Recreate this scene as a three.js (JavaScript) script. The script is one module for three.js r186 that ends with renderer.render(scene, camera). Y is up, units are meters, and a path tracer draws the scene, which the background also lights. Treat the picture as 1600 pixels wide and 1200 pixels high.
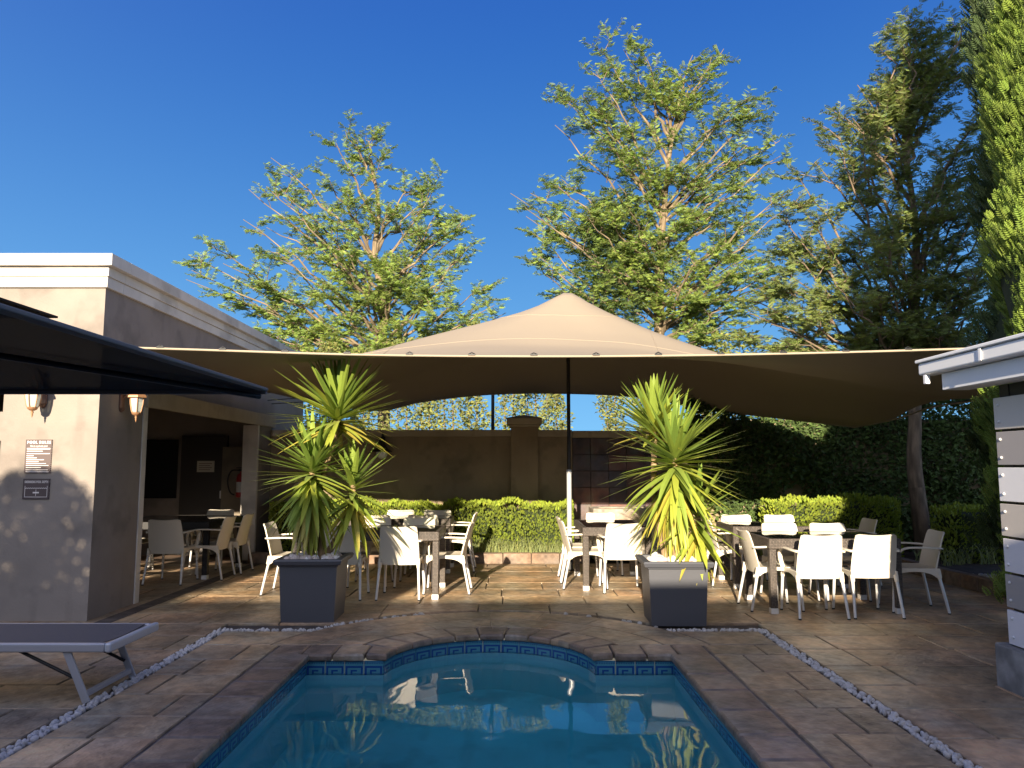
import * as THREE from 'three';
import { mergeGeometries } from 'three/addons/utils/BufferGeometryUtils.js';
import { RoundedBoxGeometry } from 'three/addons/geometries/RoundedBoxGeometry.js';

// ---------------------------------------------------------------- camera, sky, sun, exposure
const scene = new THREE.Scene();
const EYE = 1.5, PITCH = Math.atan(128 / 1200), F = 1200;
const camera = new THREE.PerspectiveCamera(2 * Math.atan(600 / F) * 180 / Math.PI, 4 / 3, 0.05, 2000);
camera.position.set(0, EYE, 0);
camera.rotation.set(PITCH, 0, 0);
scene.add(camera);
const SUN_AZ = 10 * Math.PI / 180, SUN_EL = 17.3 * Math.PI / 180;
const sunDir = new THREE.Vector3(-Math.sin(SUN_AZ) * Math.cos(SUN_EL), Math.sin(SUN_EL), Math.cos(SUN_AZ) * Math.cos(SUN_EL));
const sun = new THREE.DirectionalLight(new THREE.Color().setRGB(1, 0.86, 0.66), 5);
sun.position.copy(sunDir).multiplyScalar(60);
sun.target.position.set(0, 0, -6);
sun.castShadow = true;
Object.assign(sun.shadow.camera, { left: -25, right: 25, top: 25, bottom: -25, near: 1, far: 140 });
sun.shadow.mapSize.set(4096, 4096); sun.shadow.radius = 1;
scene.add(sun, sun.target);
{
  const W = 512, H = 256, a = new Float32Array(W * H * 4);
  const hz = [0.10, 0.245, 0.395], up = [0.0034, 0.035, 0.18], pw = [3, 2.4, 2];
  for (let j = 0; j < H; j++) for (let i = 0; i < W; i++) {
    const el = ((j + 0.5) / H - 0.5) * Math.PI, az = ((i + 0.5) / W - 0.5) * 2 * Math.PI;
    // three.js equirect: u = atan2(z, x) / 2pi + 0.5
    const dir = new THREE.Vector3(Math.cos(el) * Math.cos(az), Math.sin(el), Math.cos(el) * Math.sin(az));
    const e = Math.max(0, el) / (Math.PI / 2), k = 1 - Math.min(1, e * 1.8);
    const g = Math.acos(Math.max(-1, Math.min(1, dir.dot(sunDir))));
    const glow = 1.0 * Math.exp(-g / 0.35) + 0.13 * Math.pow((1 + Math.cos(g)) / 2, 2.2);
    const wisp = 0.035 * Math.max(0, Math.sin(az * 9 + Math.sin(el * 23) * 1.3) * Math.sin(el * 31 + az * 5)) * Math.max(0, Math.sin(az * 2.0 + 2.2));
    const o = (j * W + i) * 4;
    for (let c = 0; c < 3; c++) a[o + c] = el < 0 ? [0.08, 0.075, 0.06][c] : up[c] + (hz[c] - up[c]) * Math.pow(k, pw[c]) + glow * [1, 0.93, 0.8][c] + wisp;
    a[o + 3] = 1;
  }
  const t = new THREE.DataTexture(a, W, H, THREE.RGBAFormat, THREE.FloatType);
  t.mapping = THREE.EquirectangularReflectionMapping; t.magFilter = t.minFilter = THREE.LinearFilter; t.needsUpdate = true;
  scene.background = t; scene.environment = t;
}
const renderer = new THREE.WebGLRenderer({ antialias: true });
renderer.toneMapping = THREE.LinearToneMapping;
renderer.toneMappingExposure = 2.6;
renderer.shadowMap.enabled = true;

// ---------------------------------------------------------------- helpers
function RNG(s) { return () => { s |= 0; s = s + 0x6D2B79F5 | 0; let t = Math.imul(s ^ s >>> 15, 1 | s); t = t + Math.imul(t ^ t >>> 7, 61 | t) ^ t; return ((t ^ t >>> 14) >>> 0) / 4294967296; }; }
const V = (x, y, z) => new THREE.Vector3(x, y, z);
const CP = Math.cos(PITCH), SP = Math.sin(PITCH);
// a pixel of the 1600 x 1200 photograph and a known distance -> a point of the place
function at(px, py, d) { const u = (px - 800) / F, v = (600 - py) / F, t = d / (CP - v * SP); return V(u * t, EYE + (v * CP + SP) * t, -d); }
const taken = {};
function numbered(n) { const k = taken[n] = (taken[n] || 0) + 1; return k === 1 ? n : n + '_' + String(k - 1).padStart(3, '0'); }
function tag(o, label, category, group, kind) { if (label) o.userData.label = label; if (category) o.userData.category = category; if (group) o.userData.group = group; if (kind) o.userData.kind = kind; return o; }
function shade(o) { o.traverse(m => { if (m.isMesh) { m.castShadow = true; m.receiveShadow = true; } }); return o; }
function thing(name, label, category, pos = [0, 0, 0], turn = 0, group) { const o = new THREE.Group(); o.name = numbered(name); o.position.set(...pos); o.rotation.y = turn; scene.add(o); return tag(o, label, category, group); }
function mesh(name, geo, mat, parent) { const m = new THREE.Mesh(Array.isArray(geo) ? merge(geo) : geo, mat); m.name = parent ? name : numbered(name); m.castShadow = m.receiveShadow = true; (parent || scene).add(m); return m; }
function structure(name, geo, mat) { const m = mesh(name, geo, mat); m.userData.kind = 'structure'; return m; }
function merge(list) { return mergeGeometries(list.map(g => { const h = g.index ? g.toNonIndexed() : g; for (const k of Object.keys(h.attributes)) if (!['position', 'normal', 'uv'].includes(k)) h.deleteAttribute(k); return h; })); }
function uvm(g) { // uv in metres, by the main direction of each face
  const h = g.index ? g.toNonIndexed() : g, p = h.attributes.position, n = h.attributes.normal, uv = new Float32Array(p.count * 2);
  for (let i = 0; i < p.count; i++) {
    const ax = Math.abs(n.getX(i)), ay = Math.abs(n.getY(i)), az = Math.abs(n.getZ(i));
    let a, b; if (ay >= ax && ay >= az) { a = p.getX(i); b = p.getZ(i); } else if (ax >= az) { a = p.getZ(i); b = p.getY(i); } else { a = p.getX(i); b = p.getY(i); }
    uv[i * 2] = a; uv[i * 2 + 1] = b;
  }
  h.setAttribute('uv', new THREE.BufferAttribute(uv, 2)); return h;
}
// box given by its ranges; depth d is metres in front of the camera (z = -d)
function bx(x0, x1, y0, y1, d0, d1) { const g = new THREE.BoxGeometry(x1 - x0, y1 - y0, d1 - d0); g.translate((x0 + x1) / 2, (y0 + y1) / 2, -(d0 + d1) / 2); return uvm(g); }
function rbx(x0, x1, y0, y1, d0, d1, r = 0.01, s = 2) { const g = new RoundedBoxGeometry(x1 - x0, y1 - y0, d1 - d0, s, r); g.translate((x0 + x1) / 2, (y0 + y1) / 2, -(d0 + d1) / 2); return uvm(g); }
function tube(pts, r0, r1, sides = 5) {
  const P = [], N = [], U = [], I = [], n = pts.length; let ref = V(0.13, 0.2, 0.97);
  for (let i = 0; i < n; i++) {
    const t = pts[Math.min(n - 1, i + 1)].clone().sub(pts[Math.max(0, i - 1)]).normalize();
    if (Math.abs(t.dot(ref)) > 0.95) ref = V(0.9, 0.3, 0.1).normalize();
    const a = ref.clone().cross(t).normalize(), b = t.clone().cross(a), r = r0 + (r1 - r0) * i / (n - 1);
    for (let k = 0; k <= sides; k++) { const q = k / sides * Math.PI * 2, c = Math.cos(q), s = Math.sin(q); const nx = a.clone().multiplyScalar(c).addScaledVector(b, s); P.push(pts[i].x + nx.x * r, pts[i].y + nx.y * r, pts[i].z + nx.z * r); N.push(nx.x, nx.y, nx.z); U.push(k / sides * r0 * 6, i * 0.3); }
  }
  for (let i = 0; i < n - 1; i++) for (let k = 0; k < sides; k++) { const a = i * (sides + 1) + k, b = a + sides + 1; I.push(a, a + 1, b, b, a + 1, b + 1); }
  for (const [e, f] of [[0, 1], [n - 1, 0]]) { const c = P.length / 3, t = pts[Math.min(n - 1, e + 1)].clone().sub(pts[Math.max(0, e - 1)]).normalize().multiplyScalar(f ? -1 : 1); P.push(pts[e].x, pts[e].y, pts[e].z); N.push(t.x, t.y, t.z); U.push(0, 0); for (let k = 0; k < sides; k++) { const a = e * (sides + 1) + k; if (f) I.push(c, a + 1, a); else I.push(c, a, a + 1); } }
  const g = new THREE.BufferGeometry(); g.setAttribute('position', new THREE.Float32BufferAttribute(P, 3)); g.setAttribute('normal', new THREE.Float32BufferAttribute(N, 3)); g.setAttribute('uv', new THREE.Float32BufferAttribute(U, 2)); g.setIndex(I); return g.toNonIndexed();
}
// a flat bar swept along points: w across, t thick, side = the across direction
function sweepBar(pts, w, t, side) {
  const P = [], I = [], n = pts.length;
  for (let i = 0; i < n; i++) {
    const tg = pts[Math.min(n - 1, i + 1)].clone().sub(pts[Math.max(0, i - 1)]).normalize(), s = side.clone().addScaledVector(tg, -side.dot(tg)).normalize(), u = tg.clone().cross(s);
    for (const [a, b] of [[-1, -1], [-0.6, -1.15], [0.6, -1.15], [1, -1], [1, 1], [0.6, 1.15], [-0.6, 1.15], [-1, 1]]) { const q = pts[i].clone().addScaledVector(s, a * w / 2).addScaledVector(u, b * t / 2); P.push(q.x, q.y, q.z); }
  }
  for (let i = 0; i < n - 1; i++) for (let k = 0; k < 8; k++) { const a = i * 8 + k, b = i * 8 + (k + 1) % 8; I.push(a, b, a + 8, b, b + 8, a + 8); }
  for (let k = 1; k < 7; k++) { I.push(0, k + 1, k); const o = (n - 1) * 8; I.push(o, o + k, o + k + 1); }
  const g = new THREE.BufferGeometry(); g.setAttribute('position', new THREE.Float32BufferAttribute(P, 3)); g.setIndex(I); g.computeVertexNormals(); return uvm(g);
}
// a curved sheet with thickness: f(u, v) -> point
function sheet(f, nu, nv, th) {
  const top = [], nor = [];
  for (let j = 0; j <= nv; j++) for (let i = 0; i <= nu; i++) top.push(f(i / nu, j / nv));
  const id = (i, j) => j * (nu + 1) + i;
  for (let j = 0; j <= nv; j++) for (let i = 0; i <= nu; i++) { const a = top[id(Math.min(nu, i + 1), j)].clone().sub(top[id(Math.max(0, i - 1), j)]), b = top[id(i, Math.min(nv, j + 1))].clone().sub(top[id(i, Math.max(0, j - 1))]); nor.push(a.cross(b).normalize()); }
  const P = [], U = [], I = [], m = top.length;
  for (const s of [0.5, -0.5]) top.forEach((p, k) => { P.push(p.x + nor[k].x * th * s, p.y + nor[k].y * th * s, p.z + nor[k].z * th * s); U.push((k % (nu + 1)) / nu, Math.floor(k / (nu + 1)) / nv); });
  for (let j = 0; j < nv; j++) for (let i = 0; i < nu; i++) { const a = id(i, j), b = id(i + 1, j), c = id(i, j + 1), d = id(i + 1, j + 1); I.push(a, b, c, b, d, c, a + m, c + m, b + m, b + m, c + m, d + m); }
  const g = new THREE.BufferGeometry(); g.setAttribute('position', new THREE.Float32BufferAttribute(P, 3)); g.setAttribute('uv', new THREE.Float32BufferAttribute(U, 2)); g.setIndex(I); g.computeVertexNormals();
  // rim
  const ring = []; for (let i = 0; i < nu; i++) ring.push(id(i, 0)); for (let j = 0; j < nv; j++) ring.push(id(nu, j)); for (let i = nu; i > 0; i--) ring.push(id(i, nv)); for (let j = nv; j > 0; j--) ring.push(id(0, j));
  const RP = [], RU = []; const q = k => [P[k * 3], P[k * 3 + 1], P[k * 3 + 2]];
  ring.forEach((k, n) => { const k2 = ring[(n + 1) % ring.length]; RP.push(...q(k), ...q(k + m), ...q(k2), ...q(k2), ...q(k + m), ...q(k2 + m)); for (let z = 0; z < 6; z++) RU.push(0, 0); });
  const r = new THREE.BufferGeometry(); r.setAttribute('position', new THREE.Float32BufferAttribute(RP, 3)); r.setAttribute('uv', new THREE.Float32BufferAttribute(RU, 2)); r.computeVertexNormals();
  return mergeGeometries([g.toNonIndexed(), r]);
}
function lathe(prof, seg = 16, flat = false) { let g = new THREE.LatheGeometry(prof.map(([r, y]) => new THREE.Vector2(r, y)), seg); if (flat) { g = g.toNonIndexed(); g.computeVertexNormals(); } return g; }
function moved(g, x, y, z, ry = 0, rx = 0, rz = 0) { const m = new THREE.Matrix4().makeRotationFromEuler(new THREE.Euler(rx, ry, rz, 'YXZ')); m.setPosition(x, y, z); return g.applyMatrix4(m); }
// slab: polygon in (x, depth), top face at y1
function slabGeo(poly, y0, y1, bevel = 0.006, seg = 1) {
  const s = new THREE.Shape(poly.map(([x, d]) => new THREE.Vector2(x, d)));
  const g = new THREE.ExtrudeGeometry(s, { depth: y1 - y0 - 2 * bevel, bevelEnabled: true, bevelSize: bevel, bevelThickness: bevel, bevelOffset: -bevel, bevelSegments: seg, curveSegments: 4 });
  g.translate(0, 0, y0 + bevel); g.rotateX(-Math.PI / 2); return g;
}
function sheetFlat(poly, y, holes = []) { const s = new THREE.Shape(poly.map(([x, d]) => new THREE.Vector2(x, d))); for (const h of holes) s.holes.push(new THREE.Path(h.map(([x, d]) => new THREE.Vector2(x, d)))); const g = new THREE.ShapeGeometry(s); g.rotateX(-Math.PI / 2); g.translate(0, y, 0); return g; }
function clipPoly(poly, f) { const o = []; poly.forEach((a, i) => { const b = poly[(i + 1) % poly.length], fa = f(a), fb = f(b); if (fa >= 0) o.push(a); if ((fa >= 0) !== (fb >= 0)) { const t = fa / (fa - fb); o.push([a[0] + (b[0] - a[0]) * t, a[1] + (b[1] - a[1]) * t]); } }); return o; }
// ---- textures
function hash(x, y, s) { let h = Math.imul(x, 374761393) + Math.imul(y, 668265263) + Math.imul(s, 974634541); h = Math.imul(h ^ h >>> 13, 1274126177); return ((h ^ h >>> 16) >>> 0) / 4294967296; }
function vn(x, y, p, s) { const xi = Math.floor(x), yi = Math.floor(y), fx = x - xi, fy = y - yi, u = fx * fx * (3 - 2 * fx), v = fy * fy * (3 - 2 * fy), w = (a, b) => hash(((xi + a) % p + p) % p, ((yi + b) % p + p) % p, s); return (w(0, 0) * (1 - u) + w(1, 0) * u) * (1 - v) + (w(0, 1) * (1 - u) + w(1, 1) * u) * v; }
function fbm(u, v, p, oct, s, kx = 1) { let a = 0, w = 0.5, t = 0; for (let o = 0; o < oct; o++) { a += w * vn(u * p * kx, v * p, p * kx, s + o); t += w; w *= 0.5; p *= 2; } return a / t; }
function tex(n, fn, srgb, rep = 1) {
  const a = new Uint8Array(n * n * 4);
  for (let j = 0; j < n; j++) for (let i = 0; i < n; i++) { const c = fn(i / n, j / n), o = (j * n + i) * 4; const q = Array.isArray(c) ? c : [c, c, c]; for (let k = 0; k < 3; k++) a[o + k] = Math.max(0, Math.min(255, q[k] * 255)); a[o + 3] = 255; }
  const t = new THREE.DataTexture(a, n, n); t.wrapS = t.wrapT = THREE.RepeatWrapping; t.magFilter = THREE.LinearFilter; t.minFilter = THREE.LinearMipmapLinearFilter; t.generateMipmaps = true; if (srgb) t.colorSpace = THREE.SRGBColorSpace; t.repeat.set(rep, rep); t.needsUpdate = true; return t;
}
function canvasTex(w, h, draw) { const c = document.createElement('canvas'); c.width = w; c.height = h; draw(c.getContext('2d'), w, h); const t = new THREE.CanvasTexture(c); t.colorSpace = THREE.SRGBColorSpace; return t; }
const lin = (r, g, b) => new THREE.Color().setRGB(r, g, b);
function std(c, rough = 0.8, o = {}) { return new THREE.MeshStandardMaterial({ color: lin(...c), roughness: rough, ...o }); }
function leafMat(c, o = {}) { return new THREE.MeshPhysicalMaterial({ color: lin(...c), roughness: 0.85, transmission: 0.35, thickness: 0, side: THREE.DoubleSide, ...o }); }

const T = {
  stoneCol: tex(512, (u, v) => { const a = fbm(u, v, 3, 6, 11), b = fbm(u, v, 4, 5, 31, 1), c = fbm(u, v, 24, 3, 51); const k = 0.80 + 0.62 * (a - 0.5) + 0.3 * (c - 0.5); return [k * (1.0 + 0.22 * (b - 0.5)), k * 0.98, k * (0.97 - 0.22 * (b - 0.5))]; }, true, 0.8),
  stoneBump: tex(512, (u, v) => { const r = fbm(u, v, 4, 5, 91), st = (r * 7) % 1, step = Math.floor(r * 7) / 7 + Math.min(1, st * 6) / 7; return 0.62 * step + 0.25 * fbm(u, v, 14, 4, 131) + 0.13 * fbm(u, v, 60, 2, 101); }, false, 0.8),
  plasterCol: tex(512, (u, v) => { const k = 0.84 + 0.22 * fbm(u, v, 4, 6, 5) - 0.5 * Math.max(0, fbm(u, v, 7, 4, 8) - 0.62) - 0.25 * Math.max(0, fbm(u, v, 2, 5, 18, 6) - 0.62); return [k, k * 0.995, k * 0.985]; }, true, 0.5),
  plasterBump: tex(512, (u, v) => 0.5 * fbm(u, v, 60, 3, 15) + 0.5 * fbm(u, v, 12, 3, 25), false, 1),
  weave: tex(256, (u, v) => { const n = 8, x = u * n, y = v * n, o = (Math.floor(x) + Math.floor(y)) % 2; const fx = x % 1, fy = y % 1; return o ? 0.25 + 0.75 * Math.sin(fx * Math.PI) : 0.25 + 0.75 * Math.sin(fy * Math.PI); }, false, 8),
  weaveCol: tex(256, (u, v) => { const n = 8, x = u * n, y = v * n, o = (Math.floor(x) + Math.floor(y)) % 2, fx = x % 1, fy = y % 1, k = (o ? Math.min(fx, 1 - fx) : Math.min(fy, 1 - fy)) < 0.1 ? 0.35 : 0.75 + 0.25 * hash(Math.floor(x), Math.floor(y), 4); return k; }, true, 8),
  ripple: tex(512, (u, v) => 0.65 * fbm(u, v, 3, 2, 201) + 0.35 * fbm(u, v, 7, 2, 211), false, 0.55),
  bark: tex(256, (u, v) => { const k = 0.55 + 0.5 * fbm(u, v, 6, 4, 301, 3); return [k, k * 0.97, k * 0.9]; }, true, 1),
  soil: tex(256, (u, v) => { const k = 0.5 + 0.6 * fbm(u, v, 12, 4, 401); return [k, k, k]; }, true, 0.7),
  slate: tex(256, (u, v) => { const k = 0.5 + 0.7 * fbm(u, v, 4, 5, 501); const h = fbm(u, v, 3, 3, 511); return [k * (0.9 + 0.5 * h), k * 0.95, k * (1.2 - 0.5 * h)]; }, true, 1.3),
  fabric: tex(256, (u, v) => 0.5 + 0.5 * Math.sin(u * 128 * Math.PI) * Math.sin(v * 128 * Math.PI), false, 5),
  brush: tex(256, (u, v) => 0.6 + 0.5 * fbm(u, v, 4, 4, 601, 6), true, 1),
};
const M = {
  cream: std([0.285, 0.243, 0.21], 0.85, { map: T.plasterCol, bumpMap: T.plasterBump, bumpScale: 0.003 }),
  trim: std([0.72, 0.68, 0.62], 0.7, { map: T.plasterCol, bumpMap: T.plasterBump, bumpScale: 0.0015 }),
  tan: std([0.30, 0.23, 0.145], 0.9, { map: T.plasterCol, bumpMap: T.plasterBump, bumpScale: 0.003 }),
  tanCap: std([0.45, 0.38, 0.28], 0.9, { map: T.plasterCol, bumpMap: T.plasterBump, bumpScale: 0.002 }),
  dark: std([0.285, 0.243, 0.21], 0.9, { map: T.plasterCol }),
  door: std([0.03, 0.022, 0.018], 0.5),
  ceiling: std([0.25, 0.23, 0.2], 0.9),
  roomFloor: std([0.24, 0.16, 0.11], 0.6, { map: T.stoneCol }),
  slabs: [[0.59, 0.43, 0.26], [0.65, 0.48, 0.29], [0.54, 0.405, 0.25], [0.61, 0.425, 0.265], [0.49, 0.37, 0.24]].map(c => std(c, 0.5, { map: T.stoneCol, bumpMap: T.stoneBump, bumpScale: 0.03 })),
  cop: [[0.46, 0.34, 0.235], [0.40, 0.295, 0.215], [0.51, 0.38, 0.25], [0.36, 0.265, 0.195]].map(c => std(c, 0.48, { map: T.stoneCol, bumpMap: T.stoneBump, bumpScale: 0.025 })),
  mortar: std([0.14, 0.11, 0.09], 0.95, { map: T.soil }),
  grout: std([0.22, 0.18, 0.155], 0.95, { map: T.soil }),
  pebble: std([0.52, 0.50, 0.48], 0.7),
  ground: std([0.09, 0.085, 0.05], 1, { map: T.soil }),
  soil: std([0.07, 0.05, 0.035], 1, { map: T.soil }),
  kerb: std([0.40, 0.285, 0.205], 0.85, { map: T.stoneCol, bumpMap: T.stoneBump, bumpScale: 0.006 }),
  poolPlaster: std([0.34, 0.72, 0.78], 0.7, { map: T.plasterCol }),
  water: new THREE.MeshPhysicalMaterial({ color: 0xffffff, roughness: 0.0, transmission: 1, thickness: 1, ior: 1.33, attenuationColor: lin(0.24, 0.80, 0.88), attenuationDistance: 2.4, bumpMap: T.ripple, bumpScale: 0.006 }),
  chair: new THREE.MeshPhysicalMaterial({ color: lin(0.68, 0.62, 0.51), roughness: 0.42 }),
  alu: std([0.68, 0.67, 0.66], 0.38, { metalness: 0.25 }),
  aluFoot: std([0.75, 0.74, 0.72], 0.5, { metalness: 0.3 }),
  rubber: std([0.03, 0.03, 0.03], 0.8),
  rattan: std([0.125, 0.10, 0.082], 0.55, { map: T.weaveCol, bumpMap: T.weave, bumpScale: 0.003 }),
  darkTable: std([0.012, 0.011, 0.011], 0.5),
  glassTop: new THREE.MeshPhysicalMaterial({ color: lin(0.012, 0.012, 0.013), roughness: 0.035, ior: 1.52 }),
  tent: std([0.30, 0.245, 0.175], 0.75, { bumpMap: T.fabric, bumpScale: 0.0006, side: THREE.DoubleSide }),
  hem: std([0.34, 0.28, 0.2], 0.8),
  black: std([0.012, 0.012, 0.013], 0.5),
  pole: std([0.55, 0.55, 0.56], 0.38, { metalness: 0.3 }),
  poleDark: std([0.05, 0.045, 0.04], 0.45, { metalness: 0.4 }),
  net: std([0.014, 0.013, 0.014], 0.9, { transparent: true, opacity: 0.93, side: THREE.DoubleSide, bumpMap: T.fabric, bumpScale: 0.001 }),
  netEdge: std([0.20, 0.185, 0.175], 0.9),
  copper: std([0.42, 0.22, 0.11], 0.5, { metalness: 0.35 }),
  bracket: std([0.16, 0.085, 0.055], 0.6),
  lampGlass: new THREE.MeshPhysicalMaterial({ color: lin(0.72, 0.76, 0.72), roughness: 0.5, transmission: 0.5, thickness: 0, side: THREE.DoubleSide }),
  globe: std([0.75, 0.75, 0.7], 0.3),
  planter: std([0.07, 0.072, 0.083], 0.42, { bumpMap: T.plasterBump, bumpScale: 0.0006 }),
  sling: std([0.09, 0.085, 0.09], 0.75, { bumpMap: T.fabric, bumpScale: 0.001 }),
  bedFrame: std([0.42, 0.42, 0.44], 0.4, { metalness: 0.25 }),
  white: std([0.78, 0.78, 0.78], 0.5),
  boards: [[0.62, 0.57, 0.50], [0.33, 0.31, 0.31], [0.74, 0.73, 0.74], [0.50, 0.46, 0.42], [0.72, 0.69, 0.69], [0.33, 0.31, 0.30], [0.72, 0.70, 0.72]].map(c => std(c, 0.55, { bumpMap: T.plasterBump, bumpScale: 0.0008 })),
  concrete: std([0.34, 0.33, 0.32], 0.9, { map: T.soil, bumpMap: T.plasterBump, bumpScale: 0.003 }),
  bark: std([0.32, 0.255, 0.185], 0.9, { map: T.bark }),
  barkGrey: std([0.30, 0.23, 0.18], 0.9, { map: T.bark, bumpMap: T.plasterBump, bumpScale: 0.004 }),
  barkYucca: std([0.42, 0.30, 0.19], 0.9, { map: T.bark }),
  acacia: leafMat([0.22, 0.35, 0.05]),
  dkleaf: leafMat([0.06, 0.11, 0.02]),
  shrub: leafMat([0.19, 0.25, 0.06]),
  hedge: leafMat([0.26, 0.36, 0.025], { transmission: 0.3 }),
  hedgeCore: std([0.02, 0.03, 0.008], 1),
  conifer: leafMat([0.15, 0.23, 0.025], { transmission: 0.15 }),
  ivy: leafMat([0.07, 0.12, 0.02], { transmission: 0.2 }),
  blade: leafMat([0.24, 0.30, 0.11], { transmission: 0.25 }),
  lawn: leafMat([0.24, 0.33, 0.08], { transmission: 0.2 }),
  yucca: [[0.18, 0.27, 0.045], [0.25, 0.33, 0.05], [0.36, 0.40, 0.05], [0.45, 0.38, 0.06]].map(c => leafMat(c, { roughness: 0.45, transmission: 0.22 })),
  red: std([0.42, 0.02, 0.02], 0.35),
};

// ---------------------------------------------------------------- the setting: ground, pool, paving
const PX0 = -1.65, PX1 = 1.30, PD = 6.36, CX = -0.18, CD = 6.24, CR = 0.86, NEAR = 1.6;   // pool outline: half round end
const A0 = Math.asin((PD - CD) / CR);
const outline = (o = 0) => { const p = [[PX0 - o, NEAR - o], [PX1 + o, NEAR - o], [PX1 + o, PD + o]]; const r = CR + o, a0 = Math.asin((PD + o - CD) / r); for (let k = 0; k <= 28; k++) { const a = a0 + (Math.PI - 2 * a0) * k / 28; p.push([CX + r * Math.cos(a), CD + r * Math.sin(a)]); } p.push([PX0 - o, PD + o]); return p; };
{
  structure('ground', sheetFlat([[-400, -400], [400, -400], [400, 700], [-400, 700]], -0.06, [outline(0.12)]), M.ground);
  const patio = structure('patio', sheetFlat([[-9, -3.4], [5.62, -3.4], [5.62, 12.2], [-9, 12.2]], -0.022, [outline(0.1)]), M.mortar);
  const r = RNG(7), ROW = 0.52;
  const RO = 1.97, WEST = -2.72, EAST = 2.35, FAR = 7.32;
  const arcOut = x => { const q = RO * RO - (x - CX) * (x - CX); return q > 0 ? CD + Math.sqrt(q) : 0; };
  for (let k = 0; k < 19; k++) {
    const d0 = 2.36 + k * ROW, d1 = Math.min(12.1, d0 + ROW);
    let x = -6.9 + r() * 0.6; if (d0 > 12.1) break;
    while (x < 5.6) {
      let w = 0.62 + r() * 0.55, x1 = Math.min(5.6, x + w); if (5.6 - x1 < 0.3) x1 = 5.6;
      const cuts = d0 < FAR - 0.01 ? [[x, Math.min(x1, WEST)], [Math.max(x, EAST), x1]] : [[x, x1]];
      for (const [a, b] of cuts) {
        if (b - a < 0.08) continue; const g = 0.006;
        if (b < -4.2 && d1 < 7.7) continue;
        let poly;
        const lowMost = d0 < FAR && d1 > FAR;
        const steps = d1 > FAR && d0 < 8.3 && b > CX - RO && a < CX + RO ? 12 : 1, low = [];
        for (let s = 0; s <= steps; s++) { const X = a + g + (b - a - 2 * g) * s / steps; low.push([X, Math.max(d0 + g, steps > 1 ? arcOut(X) + 0.03 : 0)]); }
        const keep = low.filter(q => q[1] < d1 - g - 0.02);
        if (keep.length < 2) continue;
        poly = [...keep, [keep[keep.length - 1][0], d1 - g], [keep[0][0], d1 - g]];
        const m = mesh('paving_slab', slabGeo(poly, -0.05, 0.001 * Math.floor(r() * 4) - 0.002, 0.006), M.slabs[Math.floor(r() * 5)], patio);
      }
      x = x1;
    }
  }
  // pool surround: coping stones with rounded noses, then slabs out to the pebble line
  const sur = structure('pool_surround', sheetFlat([[-2.62, 1.3], [2.25, 1.3], [2.25, 7.2], [CX + 1.6, 7.2], ...Array.from({ length: 25 }, (_, i) => { const a = 0.55 + (Math.PI - 1.1) * i / 24; return [CX + 1.9 * Math.cos(a), CD + 1.9 * Math.sin(a)]; }), [CX - 1.6, 7.2], [-2.62, 7.2]], -0.012, [outline(0.1)]), M.grout);
  const CW = 0.30, G = 0.005, cop = (p, i) => mesh('coping_stone', slabGeo(p, -0.055, 0.002, 0.018, 3), M.cop[(i * 7 + Math.floor(r() * 2)) % 4], sur);
  const slab = p => p.length > 2 && mesh('paving_slab', slabGeo(p, -0.05, 0.001, 0.006), M.slabs[Math.floor(r() * 5)], sur);
  for (const [s, e, out] of [[-1, PX0, -2.62], [1, PX1, 2.25]]) {
    let d = NEAR, i = 0;
    while (d < PD - 0.05) { let d1 = d + 0.33 + r() * 0.12; if (PD - d1 < 0.25) d1 = PD; const a = e - s * 0.03, b = e + s * CW; cop([[Math.min(a, b), d + G], [Math.max(a, b), d + G], [Math.max(a, b), d1 - G], [Math.min(a, b), d1 - G]], i++); d = d1; }
    d = 1.3 + 0.2 * r();
    const lo = e + s * (CW + 0.012);
    while (d < 6.66) {
      let d1 = Math.min(6.67, d + 0.36 + r() * 0.16); if (6.67 - d1 < 0.2) d1 = 6.67;
      const mid = lo + (out - lo) * (0.3 + 0.45 * r()), one = r() < 0.12;
      for (const [a, b] of one ? [[lo, out]] : [[lo, mid], [mid, out]]) { const x0 = Math.min(a, b) + 0.007, x1 = Math.max(a, b) - 0.007; slab([[x0, d + 0.006], [x1, d + 0.006], [x1, d1 - 0.006], [x0, d1 - 0.006]]); }
      d = d1;
    }
  }
  // far straight coping, the half round, and slabs round it
  const RI = CR - 0.03, RC = CR + 0.30;
  for (const s of [-1, 1]) {
    const xa = s < 0 ? PX0 - CW : CX + 1.0, xb = s < 0 ? CX - 1.0 : PX1 + CW;
    const n = 3; for (let k = 0; k < n; k++) { const a = xa + (xb - xa) * k / n, b = xa + (xb - xa) * (k + 1) / n; cop(clipPoly(clipPoly([[a + G, PD - 0.03], [b - G, PD - 0.03], [b - G, PD + 0.31], [a + G, PD + 0.31]], p => s * (p[0] - CX) * 1 - 1.0), p => 1), k); }
  }
  const aS = Math.asin((PD - 0.03 - CD) / RI), nC = 11;
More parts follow.
